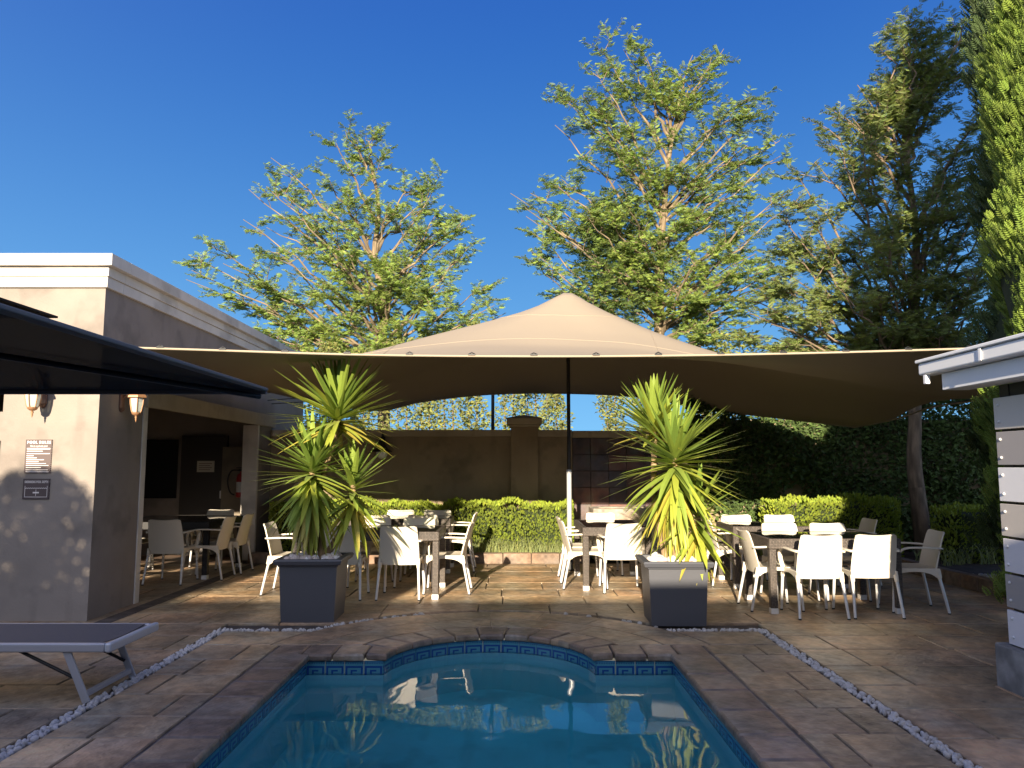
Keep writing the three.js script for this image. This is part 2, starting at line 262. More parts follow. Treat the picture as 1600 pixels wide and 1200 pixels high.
  for (let k = 0; k < nC; k++) {
    const a = aS + (Math.PI - 2 * aS) * k / nC + 0.006, b = aS + (Math.PI - 2 * aS) * (k + 1) / nC - 0.006, p = [];
    for (let q = 0; q <= 5; q++) { const t = b + (a - b) * q / 5; p.push([CX + RI * Math.cos(t), CD + RI * Math.sin(t)]); }
    for (let q = 0; q <= 5; q++) { const t = a + (b - a) * q / 5; p.push([CX + RC * Math.cos(t), CD + RC * Math.sin(t)]); }
    let pp = clipPoly(p, q => 1.0 - Math.abs(q[0] - CX) + (q[1] > PD + 0.32 ? 9 : 0)); cop(p.map(q => q[1] < PD + 0.315 && Math.abs(q[0] - CX) > 0.992 ? [CX + Math.sign(q[0] - CX) * 0.992, q[1]] : q), k);
  }
  const rings = [[RC + 0.012, 1.52], [1.532, 1.9]];
  rings.forEach(([r0, r1], ri) => {
    let t = 0.18; while (t < Math.PI - 0.2) {
      let t1 = Math.min(Math.PI - 0.18, t + 0.26 + r() * 0.2); const sk = (r() - 0.5) * 0.1, p = [];
      for (let q = 0; q <= 4; q++) { const u = t1 + (t - t1) * q / 4 - 0.004; p.push([CX + r0 * Math.cos(u), CD + r0 * Math.sin(u)]); }
      for (let q = 0; q <= 4; q++) { const u = t + (t1 - t) * q / 4 + 0.004; p.push([CX + r1 * Math.cos(u), CD + r1 * Math.sin(u)]); }
      slab(clipPoly(p, q => q[1] - (PD + 0.325))); t = t1;
    }
  });
  for (const s of [-1, 1]) for (const [d0, d1] of [[6.69, 7.2]]) {
    const o = s < 0 ? -2.62 : 2.25, edge = d => CX + s * Math.sqrt(Math.max(0, 1.91 * 1.91 - (d - CD) * (d - CD)));
    const p = []; for (let k = 0; k <= 6; k++) { const d = d0 + (d1 - d0) * k / 6; p.push([edge(d) + s * 0.006, d]); }
    p.push([o - s * 0.006, d1], [o - s * 0.006, d0]); slab(s > 0 ? p.reverse() : p);
  }
  // basin, tiles, water
  const o = outline(), wall = [], n = o.length;
  for (let i = 0; i < n; i++) { const a = o[i], b = o[(i + 1) % n]; wall.push(a[0], -0.2, -a[1], b[0], -0.2, -b[1], a[0], -1.3, -a[1], b[0], -0.2, -b[1], b[0], -1.3, -b[1], a[0], -1.3, -a[1]); }
  const wg = new THREE.BufferGeometry(); wg.setAttribute('position', new THREE.Float32BufferAttribute(wall, 3)); wg.setAttribute('uv', new THREE.Float32BufferAttribute(new Float32Array(wall.length / 3 * 2), 2)); wg.computeVertexNormals();
  const up = wall.slice(); for (let i = 1; i < up.length; i += 3) up[i] = up[i] > -0.5 ? -0.05 : -0.2;
  const fl = sheetFlat(o, -1.3); const step = bx(PX0 + 0.01, PX1 - 0.01, -1.299, -0.95, 6.0, PD - 0.002);
  const basin = structure('pool_basin', [wg, fl], M.poolPlaster);
  basin.material.side = THREE.DoubleSide;
  const key = canvasTex(128, 128, (c) => {
    c.fillStyle = '#4a8a9e'; c.fillRect(0, 0, 128, 128); c.fillStyle = '#1c3d7c';
    c.fillRect(0, 4, 128, 4); for (let i = 0; i < 8; i++) c.fillRect(i * 16 + 3, 12, 10, 6);
    c.fillStyle = '#22488a'; c.fillRect(6, 34, 13, 90); c.fillRect(6, 34, 116, 13); c.fillRect(109, 34, 13, 62); c.fillRect(40, 84, 82, 13); c.fillRect(40, 62, 13, 30); c.fillRect(40, 60, 44, 11);
    c.fillStyle = '#0e2755'; c.fillRect(0, 0, 2, 128); c.fillRect(0, 118, 128, 10);
  });
  const tileMat = std([0.8, 0.8, 0.8], 0.2, { map: key }), tg = (w) => { const g = new THREE.BoxGeometry(w, 0.148, 0.01); return g; };
  const lenOf = (a, b) => Math.hypot(b[0] - a[0], b[1] - a[1]);
  const runs = [[[PX1, NEAR], [PX1, PD]], [[PX1, PD], [CX + CR * Math.cos(A0), PD]], ...Array.from({ length: 15 }, (_, k) => { const a = A0 + (Math.PI - 2 * A0) * k / 15, b = A0 + (Math.PI - 2 * A0) * (k + 1) / 15; return [[CX + CR * Math.cos(a), CD + CR * Math.sin(a)], [CX + CR * Math.cos(b), CD + CR * Math.sin(b)]]; }), [[CX - CR * Math.cos(A0), PD], [PX0, PD]], [[PX0, PD], [PX0, NEAR]]];
  for (const [a, b] of runs) {
    const L = lenOf(a, b), m = Math.max(1, Math.round(L / 0.155)), w = L / m, g = tg(w - 0.003), ang = Math.atan2(-(b[1] - a[1]), b[0] - a[0]);
    for (let k = 0; k < m; k++) { const t = (k + 0.5) / m, q = mesh('border_tile', g, tileMat, basin); q.position.set(a[0] + (b[0] - a[0]) * t, -0.128, -(a[1] + (b[1] - a[1]) * t)); q.rotation.y = -Math.atan2(-(b[1] - a[1]), -(b[0] - a[0])) + Math.PI; q.rotation.y = Math.atan2(b[1] - a[1], b[0] - a[0]); }
  }
  const ws = new THREE.Shape(outline(0.004).map(([x, d]) => new THREE.Vector2(x, d)));
  const wgeo = new THREE.ExtrudeGeometry(ws, { depth: 1.165, bevelEnabled: false }); wgeo.rotateX(-Math.PI / 2); wgeo.translate(0, -1.315, 0);
  structure('pool_water', wgeo, M.water);
  // white pebbles in the joint round the surround
  const pts = [], pr = RNG(99), add = (x, d, w) => { for (let k = 0; k < 4; k++) pts.push([x + (pr() - 0.5) * w, d + (pr() - 0.5) * w]); };
  for (let d = 1.4; d < 7.3; d += 0.03) { add(-2.67, d, 0.075); add(2.30, d, 0.075); }
  for (let x = -2.6; x < CX - 1.62; x += 0.035) add(x, 7.27, 0.045);
  for (let x = CX + 1.62; x < 2.3; x += 0.035) add(x, 7.27, 0.045);
  for (let a = 0.58; a < Math.PI - 0.58; a += 0.02) if (a < 1.2 || a > 1.95) { const w = pr() < 0.55 ? 1 : 0; if (w) add(CX + 1.94 * Math.cos(a), CD + 1.94 * Math.sin(a), 0.03); }
  const pg = new THREE.IcosahedronGeometry(1, 1), im = new THREE.InstancedMesh(pg, M.pebble, pts.length), m4 = new THREE.Matrix4();
  pts.forEach(([x, d], i) => { const s = 0.009 + pr() * 0.011; m4.compose(V(x, -0.013 + pr() * 0.011, -d), new THREE.Quaternion().setFromEuler(new THREE.Euler(pr() * 6, pr() * 6, pr() * 6)), V(s * 1.3, s * 0.75, s)); im.setMatrixAt(i, m4); const k = 0.75 + pr() * 0.3; im.setColorAt(i, lin(k, k * 0.98, k * 0.96)); });
  im.name = 'pebble_joint'; tag(im, 'line of small white pebbles between pool surround and patio', 'pebbles', null, 'stuff'); im.castShadow = im.receiveShadow = true; scene.add(im);
  // slotted drain beside the left building
  const dr = structure('drain_channel', bx(-4.02, -3.86, -0.02, 0.003, 7.0, 12.1), M.mortar);
}

// ---------------------------------------------------------------- leaves
const Q = new THREE.Quaternion();
function cloud(name, geo, mat, items, parent) {
  const im = new THREE.InstancedMesh(geo, mat, items.length), m4 = new THREE.Matrix4();
  items.forEach((it, i) => { m4.compose(it.p, it.q, typeof it.s === 'number' ? V(it.s, it.s, it.s) : it.s); im.setMatrixAt(i, m4); im.setColorAt(i, it.c); });
  im.name = name; im.userData.kind = 'stuff'; im.castShadow = im.receiveShadow = true; parent.add(im); return im;
}
function triGeo(P) { const g = new THREE.BufferGeometry(); g.setAttribute('position', new THREE.Float32BufferAttribute(P.flat(), 3)); g.setAttribute('uv', new THREE.Float32BufferAttribute(new Float32Array(P.length * 2), 2)); g.computeVertexNormals(); return g; }
// feathery compound leaf along +x, in the x-z plane
const sprayGeo = (() => { const P = [], d = (x, z, dx, dz, w) => { const n = [-dz * w, dx * w]; const a = [x, 0, z], b = [x + dx * 0.5 + n[0], 0.004, z + dz * 0.5 + n[1]], c = [x + dx, -0.012, z + dz], e = [x + dx * 0.5 - n[0], 0.004, z + dz * 0.5 - n[1]]; P.push(a, b, c, a, c, e); }; for (let k = 0; k < 5; k++) { const x = 0.02 + k * 0.028, l = 0.062 - 0.006 * Math.abs(k - 1.5); for (const s of [-1, 1]) d(x, 0, l * 0.55, s * l, 0.2); } d(0.14, 0, 0.05, 0, 0.22); return triGeo(P); })();
const leafGeo = triGeo([[0, 0, 0], [0.5, 0.12, 0.28], [1, 0, 0], [0, 0, 0], [1, 0, 0], [0.5, 0.12, -0.28]]);
const bladeGeo = (() => { const P = [], n = 4; for (let i = 0; i < n; i++) { const f = t => [0.55 * t * t, t - 0.45 * t * t, 0], a = f(i / n), b = f((i + 1) / n), wa = 0.02 * (1 - i / n) + 0.003, wb = 0.02 * (1 - (i + 1) / n); P.push([a[0], a[1], wa], [b[0], b[1], wb], [a[0], a[1], -wa], [b[0], b[1], wb], [b[0], b[1], -wb], [a[0], a[1], -wa]); } return triGeo(P); })();
const rq = (r, flat = 1) => new THREE.Quaternion().setFromEuler(new THREE.Euler((r() - 0.5) * flat, r() * Math.PI * 2, (r() - 0.5) * flat, 'YXZ'));
const tone = (r, v = 0.3, y = 0) => { const k = 1 - v / 2 + v * r(), w = y * r(); return lin(k * (1 + w), k, k * (1 - w * 0.5)); };

function acacia(name, label, d, trunkPx, limbs, seed, o = {}) {
  const r = RNG(seed), base = at(trunkPx[0][0], trunkPx[0][1], d); base.y = 0;
  const t = thing(name, label, 'tree', [base.x, -0.06, base.z], 0, o.group);
  const loc = (px, py, dd = 0) => at(px, py, d).sub(V(base.x, -0.06, base.z)).add(V(0, 0, dd));
  const tp = [V(0, 0, 0), ...trunkPx.slice(1).map(q => loc(...q))];
  const trunkCurve = new THREE.CatmullRomCurve3(tp), H = tp[tp.length - 1].y;
  const R = o.r || 0.16, trunk = [], fine = [], items = [];
  trunk.push(tube(trunkCurve.getPoints(18), R * 0.85, R * 0.14, 8));
  const spray = (p, dir, s) => { const side = V(-dir.z, (r() - 0.5) * 0.7, dir.x).normalize().multiplyScalar(r() < 0.5 ? -1 : 1); const x = dir.clone().multiplyScalar(0.55).add(side).add(V(0, 0.1 - 0.35 * r(), 0)).normalize(), up = V((r() - 0.5) * 1.7, 0.85, 0.4 + (r() - 0.5) * 1.7), z = x.clone().cross(up).normalize(), y = z.clone().cross(x); items.push({ p, q: new THREE.Quaternion().setFromRotationMatrix(new THREE.Matrix4().makeBasis(x, y, z)), s: s * (0.4 + 0.6 * r()), c: tone(r, 0.7, 0.3) }); };
  const more = []; for (const l of limbs) { more.push(l); more.push([l[0] + (r() - 0.5) * 60, l[1] + 10 + r() * 45, (l[2] || 0) + (r() - 0.5) * 1.6]); }
  for (const [px, py, dd = 0, f = null, dens = 1] of more) {
    const tip = loc(px, py, dd), len0 = tip.length(), s0 = f === null ? Math.max(o.fmin || 0.2, Math.min(0.94, (tip.y - (0.85 + 0.45 * r()) * Math.hypot(tip.x - tp[tp.length - 1].x * tip.y / H, tip.z) - 0.5 - 0.8 * r()) / H)) : f;
    const st = trunkCurve.getPoint(s0); tip.lerp(st, 0.09); const L = tip.clone().sub(st).length();
    const c1 = st.clone().add(V(0, L * 0.12, 0)).lerp(tip, 0.4), bez = new THREE.QuadraticBezierCurve3(st, c1, tip);
    const lp = bez.getPoints(9); lp.forEach((p, i) => { if (i && i < 9) p.add(V((r() - 0.5) * 0.14, (r() - 0.5) * 0.14, (r() - 0.5) * 0.14)); });
    trunk.push(tube(lp, R * 0.24 * Math.min(1, L / 3 + 0.3), 0.008, 5));
    const n2 = Math.round((o.n2 || 12) * Math.min(1.6, L / 2.6 + 0.35) * dens);
    for (let k = 0; k < n2; k++) {
      const u = 0.15 + 0.85 * r(), p = bez.getPoint(u), tg = bez.getTangent(u), az = r() * 6.283;
      const dir = tg.multiplyScalar(0.7).add(V(Math.cos(az), -0.3 + 0.75 * r(), Math.sin(az)).multiplyScalar(0.9)).normalize(), l = (0.35 + 0.7 * r()) * (1.2 - 0.5 * u) * (o.sl || 1);
      const q = p.clone().addScaledVector(dir, l).add(V(0, -0.05 * l, 0)), mid = p.clone().lerp(q, 0.5).add(V(0, 0.06 * l, 0)), sb = [p, mid, q];
      fine.push(tube(sb, 0.012, 0.004, 3));
      const nt = 3 + Math.floor(r() * 4);
      for (let w = 0; w < nt; w++) {
        const a = 0.25 + 0.75 * w / nt, b = new THREE.QuadraticBezierCurve3(p, mid, q).getPoint(a), az2 = r() * 6.283, td = dir.clone().multiplyScalar(0.7).add(V(Math.cos(az2), (r() - 0.45) * 0.7, Math.sin(az2)).multiplyScalar(0.8)).normalize(), tl = 0.2 + 0.3 * r(), e = b.clone().addScaledVector(td, tl);
        fine.push(tube([b, e], 0.005, 0.002, 3));
        const ns = Math.round(tl / 0.028 * (o.leaf || 1)); for (let z = 0; z < ns; z++) spray(b.clone().lerp(e, (z + 0.6) / ns), td, o.ls || 1);
      }
      for (let z = 0; z < 10; z++) spray(p.clone().lerp(q, 0.3 + 0.7 * r()), dir, o.ls || 1);
    }
  }
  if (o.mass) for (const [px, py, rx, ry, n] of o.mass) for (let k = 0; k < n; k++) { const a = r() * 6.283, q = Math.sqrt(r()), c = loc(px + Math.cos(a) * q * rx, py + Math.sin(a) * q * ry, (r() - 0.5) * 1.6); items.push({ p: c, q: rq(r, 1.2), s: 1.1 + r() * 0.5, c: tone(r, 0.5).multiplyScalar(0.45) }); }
  mesh('trunk', trunk, o.bark || M.bark, t); const tw = mesh('twigs', fine, M.barkGrey, t); tw.userData.kind = 'stuff';
  cloud('crown', sprayGeo, o.mat || M.acacia, items, t);
  return t;
}
acacia('feathery_tree', 'broad feathery green tree behind the wall nearest the cream building', 19, [[598, 700], [600, 620], [597, 540], [600, 470], [585, 400], [592, 330], [580, 250]],
  [[572, 200, 0], [540, 205, 0.4, 0.9], [650, 262, -0.6], [690, 290, 0.5], [738, 338, 0.3], [705, 310, -1], [790, 470, 0.4], [770, 430, -0.8], [740, 400, 1], [725, 515, 0.5], [650, 520, 1], [415, 240, 0.4], [360, 268, -0.4], [440, 300, 1], [385, 330, -0.7], [270, 382, 0.2], [310, 372, 0.8], [330, 440, -0.4], [345, 410, 0.9], [420, 500, 0.6], [450, 530, -0.8], [400, 520, 1.2], [520, 290, 1.2], [480, 350, -1.2], [620, 330, 1], [640, 430, 1.6], [520, 450, 1.8], [560, 520, 1.5], [660, 380, -1.4], [500, 530, -1], [600, 540, 1.4], [700, 460, 1.4], [550, 390, 1.6], [440, 400, 1.3]], 21, { r: 0.2, n2: 5.6, ls: 0.88, group: 'tall feathery trees behind the garden wall' });
acacia('feathery_tree', 'tallest feathery tree rising behind the tent peak', 18, [[1030, 700], [1030, 600], [1030, 500], [1032, 400], [1038, 320], [1045, 250], [1060, 170]],
  [[1085, 75, 0], [1130, 80, 0.5], [1060, 110, -0.5, 0.9], [965, 70, 0.2], [930, 80, 0.5], [1000, 110, -0.4], [900, 125, -0.2], [865, 150, 0.5], [920, 180, 0.8], [1175, 150, 0.3], [1180, 210, -0.4], [1140, 190, 0.8], [1230, 215, 0.3], [1240, 300, 0.8], [1200, 330, -0.8], [775, 288, 0.2], [810, 275, -0.5], [860, 280, 0.6], [820, 330, 0.3], [810, 385, 0.5], [840, 400, -0.7], [900, 350, 1.2], [950, 300, 1], [990, 400, 1.5], [1100, 400, 1.3], [1180, 400, 0.8], [1230, 380, -0.6], [1210, 430, 0.6], [1140, 440, 1.4], [1060, 440, 1.8], [960, 440, 1.2], [1100, 480, 1.1], [1180, 470, -0.6], [1000, 250, 0.9], [1090, 270, 1.1], [1120, 330, 1.4], [900, 300, -1], [1040, 360, 1.6]], 33, { r: 0.2, n2: 5.6, ls: 0.88, group: 'tall feathery trees behind the garden wall', mass: [[960, 410, 60, 110, 1500]] });
acacia('feathery_tree', 'sparse topped feathery tree with a leaning trunk in the corner garden', 12.6, [[1445, 850], [1437, 800], [1428, 720], [1430, 640], [1425, 550], [1432, 440], [1430, 350], [1420, 270], [1410, 200]],
  [[1425, 22, 0], [1400, 60, 0.3], [1460, 40, -0.3], [1525, 5, 0.2], [1500, 90, -0.4], [1375, 90, 0.3], [1340, 110, -0.2], [1310, 180, 0.3], [1330, 150, -0.5], [1290, 200, 0.2], [1250, 240, 0.2], [1215, 300, 0.4], [1240, 330, -0.3], [1200, 380, 0.3], [1170, 430, 0.5], [1140, 480, 0.2], [1160, 510, -0.4], [1220, 500, 0.7], [1270, 440, 0.7], [1300, 380, 0.8], [1330, 480, 0.8], [1370, 400, 0.9], [1390, 320, 0.7], [1540, 150, 0.2], [1530, 230, -0.4], [1500, 300, 0.4], [1545, 330, 0.2], [1520, 400, 0.6], [1550, 450, -0.3], [1480, 430, 0.8], [1500, 500, 0.5], [1400, 490, 0.9], [1360, 520, 0.3], [1280, 520, -0.4], [1450, 520, -0.7], [1470, 250, 0.4]], 47, { r: 0.17, fmin: 0.4, n2: 6.2, sl: 0.8, ls: 0.85, bark: M.barkGrey, mat: leafMat([0.17, 0.25, 0.045]), group: 'tall feathery trees behind the garden wall' });
// ---- conifer at the hut side
{
  const r = RNG(5), b0 = at(1722, 800, 6.5);
  for (const [cx, cz, sc, lab] of [[b0.x, b0.z, 1, 'dense golden green conifer towering behind the white boarded hut'], [6.75, -9.1, 1.42, 'taller dark conifer rising behind the golden one by the hut']]) {
  const t = thing('conifer', lab, 'tree', [cx, -0.06, cz], 0, 'conifers behind the hut'); t.scale.setScalar(sc);
  mesh('trunk', tube([V(0, 0, 0), V(0.03, 4, 0), V(0, 8, 0)], 0.16, 0.03, 8), M.barkGrey, t);
  const prof = h => (h < 1.2 ? 0.78 : 0.9 * Math.pow(Math.max(0, 1 - (h - 1.2) / 7.4), 0.5)) * (0.93 + 0.1 * Math.sin(h * 4.1));
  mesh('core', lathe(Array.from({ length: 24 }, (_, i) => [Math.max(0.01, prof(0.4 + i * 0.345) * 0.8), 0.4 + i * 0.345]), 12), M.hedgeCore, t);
  const items = []; for (let k = 0; k < 30000; k++) { const h = 0.4 + 8.2 * r(), a = r() * 6.283, lump = 0.86 + 0.2 * Math.sin(a * 3 + h * 2.3) * Math.sin(h * 3.7 + a), R = prof(h) * (0.78 + 0.27 * r()) * lump; const x = V(Math.cos(a) * 0.55, 0.9, Math.sin(a) * 0.55).normalize(), z = x.clone().cross(V(Math.cos(a + (r() - 0.5) * 2), (r() - 0.5), Math.sin(a + (r() - 0.5) * 2))).normalize(), y = z.clone().cross(x); items.push({ p: V(Math.cos(a) * R, h, Math.sin(a) * R), q: new THREE.Quaternion().setFromRotationMatrix(new THREE.Matrix4().makeBasis(x, y, z)), s: 0.4 + 0.35 * r(), c: tone(r, 0.4, 0.15) }); }
  cloud('foliage', sprayGeo, sc > 1 ? M.dkleaf : M.conifer, items, t);
  }
}
// ---- shrubs seen in the gap over the wall
{
  const r = RNG(8), spots = [[632, 17.2, 4.3], [668, 17.8, 4.6], [705, 17, 4.2], [742, 17.6, 4.7], [800, 17.2, 4.2], [835, 17.9, 4.6], [868, 17.4, 3.4], [960, 17.6, 3.9], [1010, 17.2, 4.1], [1110, 17.4, 4.5], [1160, 17.1, 4.4], [565, 17.4, 4.1], [510, 17.3, 4.2]];
  for (const [px, d, h] of spots) {
    const b = at(px, 700, d), t = thing('tall_shrub', 'tall loose green shrub screening the sky above the garden wall', 'shrub', [b.x, -0.06, b.z], 0, 'shrubs in a row behind the garden wall');
    mesh('stem', [tube([V(0, 0, 0), V(0.05, h * 0.5, 0), V(0, h, 0.02)], 0.035, 0.008, 5), tube([V(0, h * 0.2, 0), V(-0.15, h * 0.6, 0.05), V(-0.2, h * 0.95, 0)], 0.02, 0.006, 4)], M.barkGrey, t);
    const items = []; for (let k = 0; k < 2200; k++) { const y = h * (0.25 + 0.78 * r()), R = (0.5 + 0.25 * Math.sin(h * 9) + 0.12 * Math.sin(y * 5 + px))  * Math.sqrt(r()) * (1 - 0.45 * Math.pow(y / h, 3)), a = r() * 6.283; items.push({ p: V(Math.cos(a) * R * 1.1, y, Math.sin(a) * R), q: rq(r, 2.2), s: 0.06 + 0.07 * r(), c: tone(r, 0.6, 0.4) }); }
    cloud('foliage', leafGeo, M.shrub, items, t);
  }
  const lp = thing('lamp_post', 'thin black lamp post standing behind the garden wall', 'post', [at(770, 640, 14.4).x, -0.06, -14.4]);
  mesh('shaft', tube([V(0, 0, 0), V(0, 3.3, 0)], 0.035, 0.03, 8), M.black, lp); mesh('cap', moved(lathe([[0.001, 0.16], [0.05, 0.12], [0.09, 0.0], [0.03, -0.02]], 10), 0, 3.3, 0), M.black, lp);
}

// ---------------------------------------------------------------- left building
{
  const b = thing('pool_house', 'cream rendered flat roofed pool house with white stepped parapet and open side', 'building');
  const X = -4.14, D = 7.68, IN = X - 0.22;
  mesh('wall', [bx(-9.5, -6.75, -0.05, 3.32, D, D + 0.22), bx(-6.75, -5.10, 2.24, 3.32, D, D + 0.22), bx(-6.75, -5.10, 1.75, 2.04, D, D + 0.22), bx(-6.75, -5.10, -0.05, 0.55, D, D + 0.22), bx(-5.10, X, -0.05, 3.32, D, D + 0.22)], M.cream, b);
  mesh('wall', [bx(IN, X, -0.05, 3.32, D + 0.221, 8.60), bx(IN, X, 2.26, 3.32, 8.60, 12.57), bx(IN, X, -0.05, 3.32, 12.57, 15.2)], M.cream, b);
  mesh('wall', [bx(-9.5, IN, -0.05, 3.32, 13.3, 13.5), bx(-9.5, -9.3, -0.05, 3.32, D + 0.22, 13.3)], M.dark, b);
  // interior faces are dark
  mesh('inner_lining', bx(-9.29, -6.76, 0, 2.75, D + 0.222, D + 0.23), M.dark, b); mesh('inner_lining', bx(IN - 0.012, IN - 0.002, 0, 2.2, 12.6, 12.99), M.dark, b);
  mesh('ceiling', bx(-9.5, IN - 0.002, 2.98, 3.05, D + 0.225, 13.29), M.ceiling, b);
  mesh('roof', bx(-9.5, X - 0.05, 3.325, 3.40, D + 0.05, 15.2), M.ceiling, b);
  for (const [y0, y1, o] of [[3.305, 3.415, 0.03], [3.417, 3.515, 0.045], [3.517, 3.64, 0.10]]) mesh('parapet_moulding', [rbx(-9.6, X + o, y0, y1, D - o, D + 0.3, 0.006, 1), rbx(X - 0.3, X + o, y0, y1, D + 0.302, 15.25, 0.006, 1)], M.trim, b);
  mesh('lintel', bx(X - 0.001, X + 0.055, 2.16, 2.352, 8.60, 13.3), M.tanCap, b);
  mesh('jamb', bx(IN - 0.01, X + 0.012, 0, 2.158, 8.60, 8.70), M.trim, b);
  mesh('jamb', bx(IN - 0.01, X + 0.012, 0, 2.158, 12.50, 12.568), M.trim, b);
  // grille in the door opening of the pool side wall
  const gr = mesh('grille', [...Array.from({ length: 5 }, (_, k) => bx(-6.74, -5.11, 0.68 + k * 0.22, 0.74 + k * 0.22, D + 0.08, D + 0.12)), ...[-6.3, -5.9, -5.5].map(x => bx(x - 0.03, x + 0.03, 0.56, 1.74, D + 0.121, D + 0.15))], M.black, b);
  const dw = mesh('door', bx(-5.68, -4.89, 0, 2.02, 13.24, 13.29), M.door, b); mesh('handle', rbx(-4.98, -4.95, 0.95, 1.08, 13.19, 13.239, 0.01, 1), M.alu, dw);
  mesh('dark_window', bx(-6.6, -5.75, 0.95, 1.95, 13.25, 13.29), std([0.02, 0.02, 0.022], 0.15), b);
  mesh('partition', bx(-4.88, -4.37, 0, 1.82, 13.0, 13.06), std([0.22, 0.18, 0.13], 0.8, { map: T.plasterCol }), b);
  structure('pool_house_floor', bx(-9.29, IN - 0.02, -0.04, -0.004, D + 0.23, 13.29), M.roomFloor);
  // notice, safety sign, extinguisher
  const note = mesh('paper_notice', bx(-5.395, -5.10, 1.395, 1.585, 13.228, 13.236), std([0.55, 0.5, 0.4], 0.8, {}), null); tag(note, 'small cream paper notice fixed to the dark door', 'notice');
  mesh('printed_lines', [0, 1, 2, 3].map(k => bx(-5.36, -5.14 - 0.03 * (k % 2), 1.535 - k * 0.035, 1.545 - k * 0.035, 13.224, 13.2275)), M.bracket, note);
  const st = canvasTex(128, 220, (c) => { c.fillStyle = '#d8d3cc'; c.fillRect(0, 0, 128, 220); c.fillStyle = '#8e1420'; c.fillRect(8, 8, 112, 92); c.fillRect(8, 112, 112, 100); c.fillStyle = '#e4ddd6'; c.fillRect(44, 30, 30, 62); c.fillRect(54, 18, 12, 14); c.fillRect(66, 22, 22, 6); c.fillStyle = '#e4ddd6'; c.fillRect(14, 118, 100, 88); c.fillStyle = '#8e1420'; c.beginPath(); c.moveTo(64, 196); c.lineTo(26, 158); c.lineTo(48, 158); c.lineTo(48, 126); c.lineTo(80, 126); c.lineTo(80, 158); c.lineTo(102, 158); c.closePath(); c.fill(); });
  const sg = mesh('safety_sign', new THREE.BoxGeometry(0.19, 0.31, 0.006).translate(-4.47, 2.0, -13.22), std([0.9, 0.9, 0.9], 0.5, { map: st })); tag(sg, 'white and red sign with a downward arrow above the fire extinguisher', 'sign');
  const fe = thing('fire_extinguisher', 'red fire extinguisher with black hose hung on the pale partition', 'extinguisher', [-4.52, 0.98, -12.92]);
  mesh('cylinder', lathe([[0.001, 0], [0.07, 0.0], [0.08, 0.02], [0.08, 0.32], [0.06, 0.38], [0.025, 0.40], [0.025, 0.43], [0.001, 0.43]], 18), M.red, fe);
  mesh('printed_label', moved(new THREE.CylinderGeometry(0.0815, 0.0815, 0.17, 14, 1, true, -0.9, 1.8), 0, 0.17, 0), std([0.6, 0.58, 0.55], 0.5), fe);
  mesh('valve', [rbx(-0.05, 0.05, 0.43, 0.47, -0.02, 0.02, 0.008, 1), rbx(-0.09, 0.02, 0.48, 0.495, -0.012, 0.012, 0.005, 1)], M.black, fe);
  mesh('hose', tube(new THREE.CatmullRomCurve3([V(-0.04, 0.45, 0), V(-0.16, 0.44, 0.02), V(-0.22, 0.28, 0.02), V(-0.17, 0.08, 0.02), V(-0.1, 0.04, 0.03)]).getPoints(16), 0.012, 0.012, 6), M.black, fe);
  mesh('bracket', rbx(-0.03, 0.03, 0.1, 0.4, 0.07, 0.085, 0.004, 1), M.black, fe);
  // pool signs
  const brown = '#574845', pale = '#e9dfd6';
  const rules = canvasTex(300, 386, (c, w, h) => { c.fillStyle = brown; c.fillRect(0, 0, w, h); c.strokeStyle = '#4a3937'; c.lineWidth = 5; c.strokeRect(3, 3, w - 6, h - 6); c.fillStyle = pale; c.textAlign = 'center'; c.font = 'bold 47px sans-serif'; c.fillText('POOL RULES', w / 2, 48, w - 22); c.font = 'bold 25px sans-serif'; c.fillText('This is a private pool', w / 2, 84, 200); c.fillRect(18, 98, 264, 15); [[0, 130, 180], [0, 158, 262], [0, 182, 80], [0, 206, 118], [0, 228, 200], [0, 250, 140], [0, 272, 226], [0, 294, 256], [0, 318, 170], [0, 344, 250], [0, 366, 262]].forEach(([x, y, l]) => c.fillRect(18 + x, y, l, 8)); });
  const s1 = mesh('pool_rules_sign', new THREE.BoxGeometry(0.262, 0.332, 0.008).translate(-4.712, 1.595, -(D - 0.006)), std([0.9, 0.9, 0.9], 0.6, { map: rules })); tag(s1, 'brown sign reading POOL RULES on the cream wall', 'sign');
  const depthT = canvasTex(300, 230, (c, w, h) => { c.fillStyle = brown; c.fillRect(0, 0, w, h); c.strokeStyle = '#3a2c2b'; c.lineWidth = 6; c.strokeRect(3, 3, w - 6, h - 6); c.fillStyle = pale; c.textAlign = 'center'; c.font = 'bold 38px sans-serif'; c.fillText('SWIMMING POOL DEPTH', w / 2, 48, w - 30); c.strokeStyle = pale; c.lineWidth = 5; c.beginPath(); c.moveTo(24, 80); c.lineTo(24, 205); c.lineTo(276, 205); c.lineTo(276, 80); c.stroke(); c.beginPath(); for (let i = 0; i <= 24; i++) c.lineTo(24 + i * 10.5, 102 + (i % 2) * 8); c.stroke(); c.beginPath(); c.moveTo(150, 120); c.lineTo(150, 195); c.stroke(); c.fillRect(115, 148, 70, 16); });
  const s2 = mesh('pool_depth_sign', new THREE.BoxGeometry(0.262, 0.2, 0.008).translate(-4.712, 1.273, -(D - 0.006)), std([0.9, 0.9, 0.9], 0.6, { map: depthT })); tag(s2, 'brown swimming pool depth sign with a basin diagram on the cream wall', 'sign');
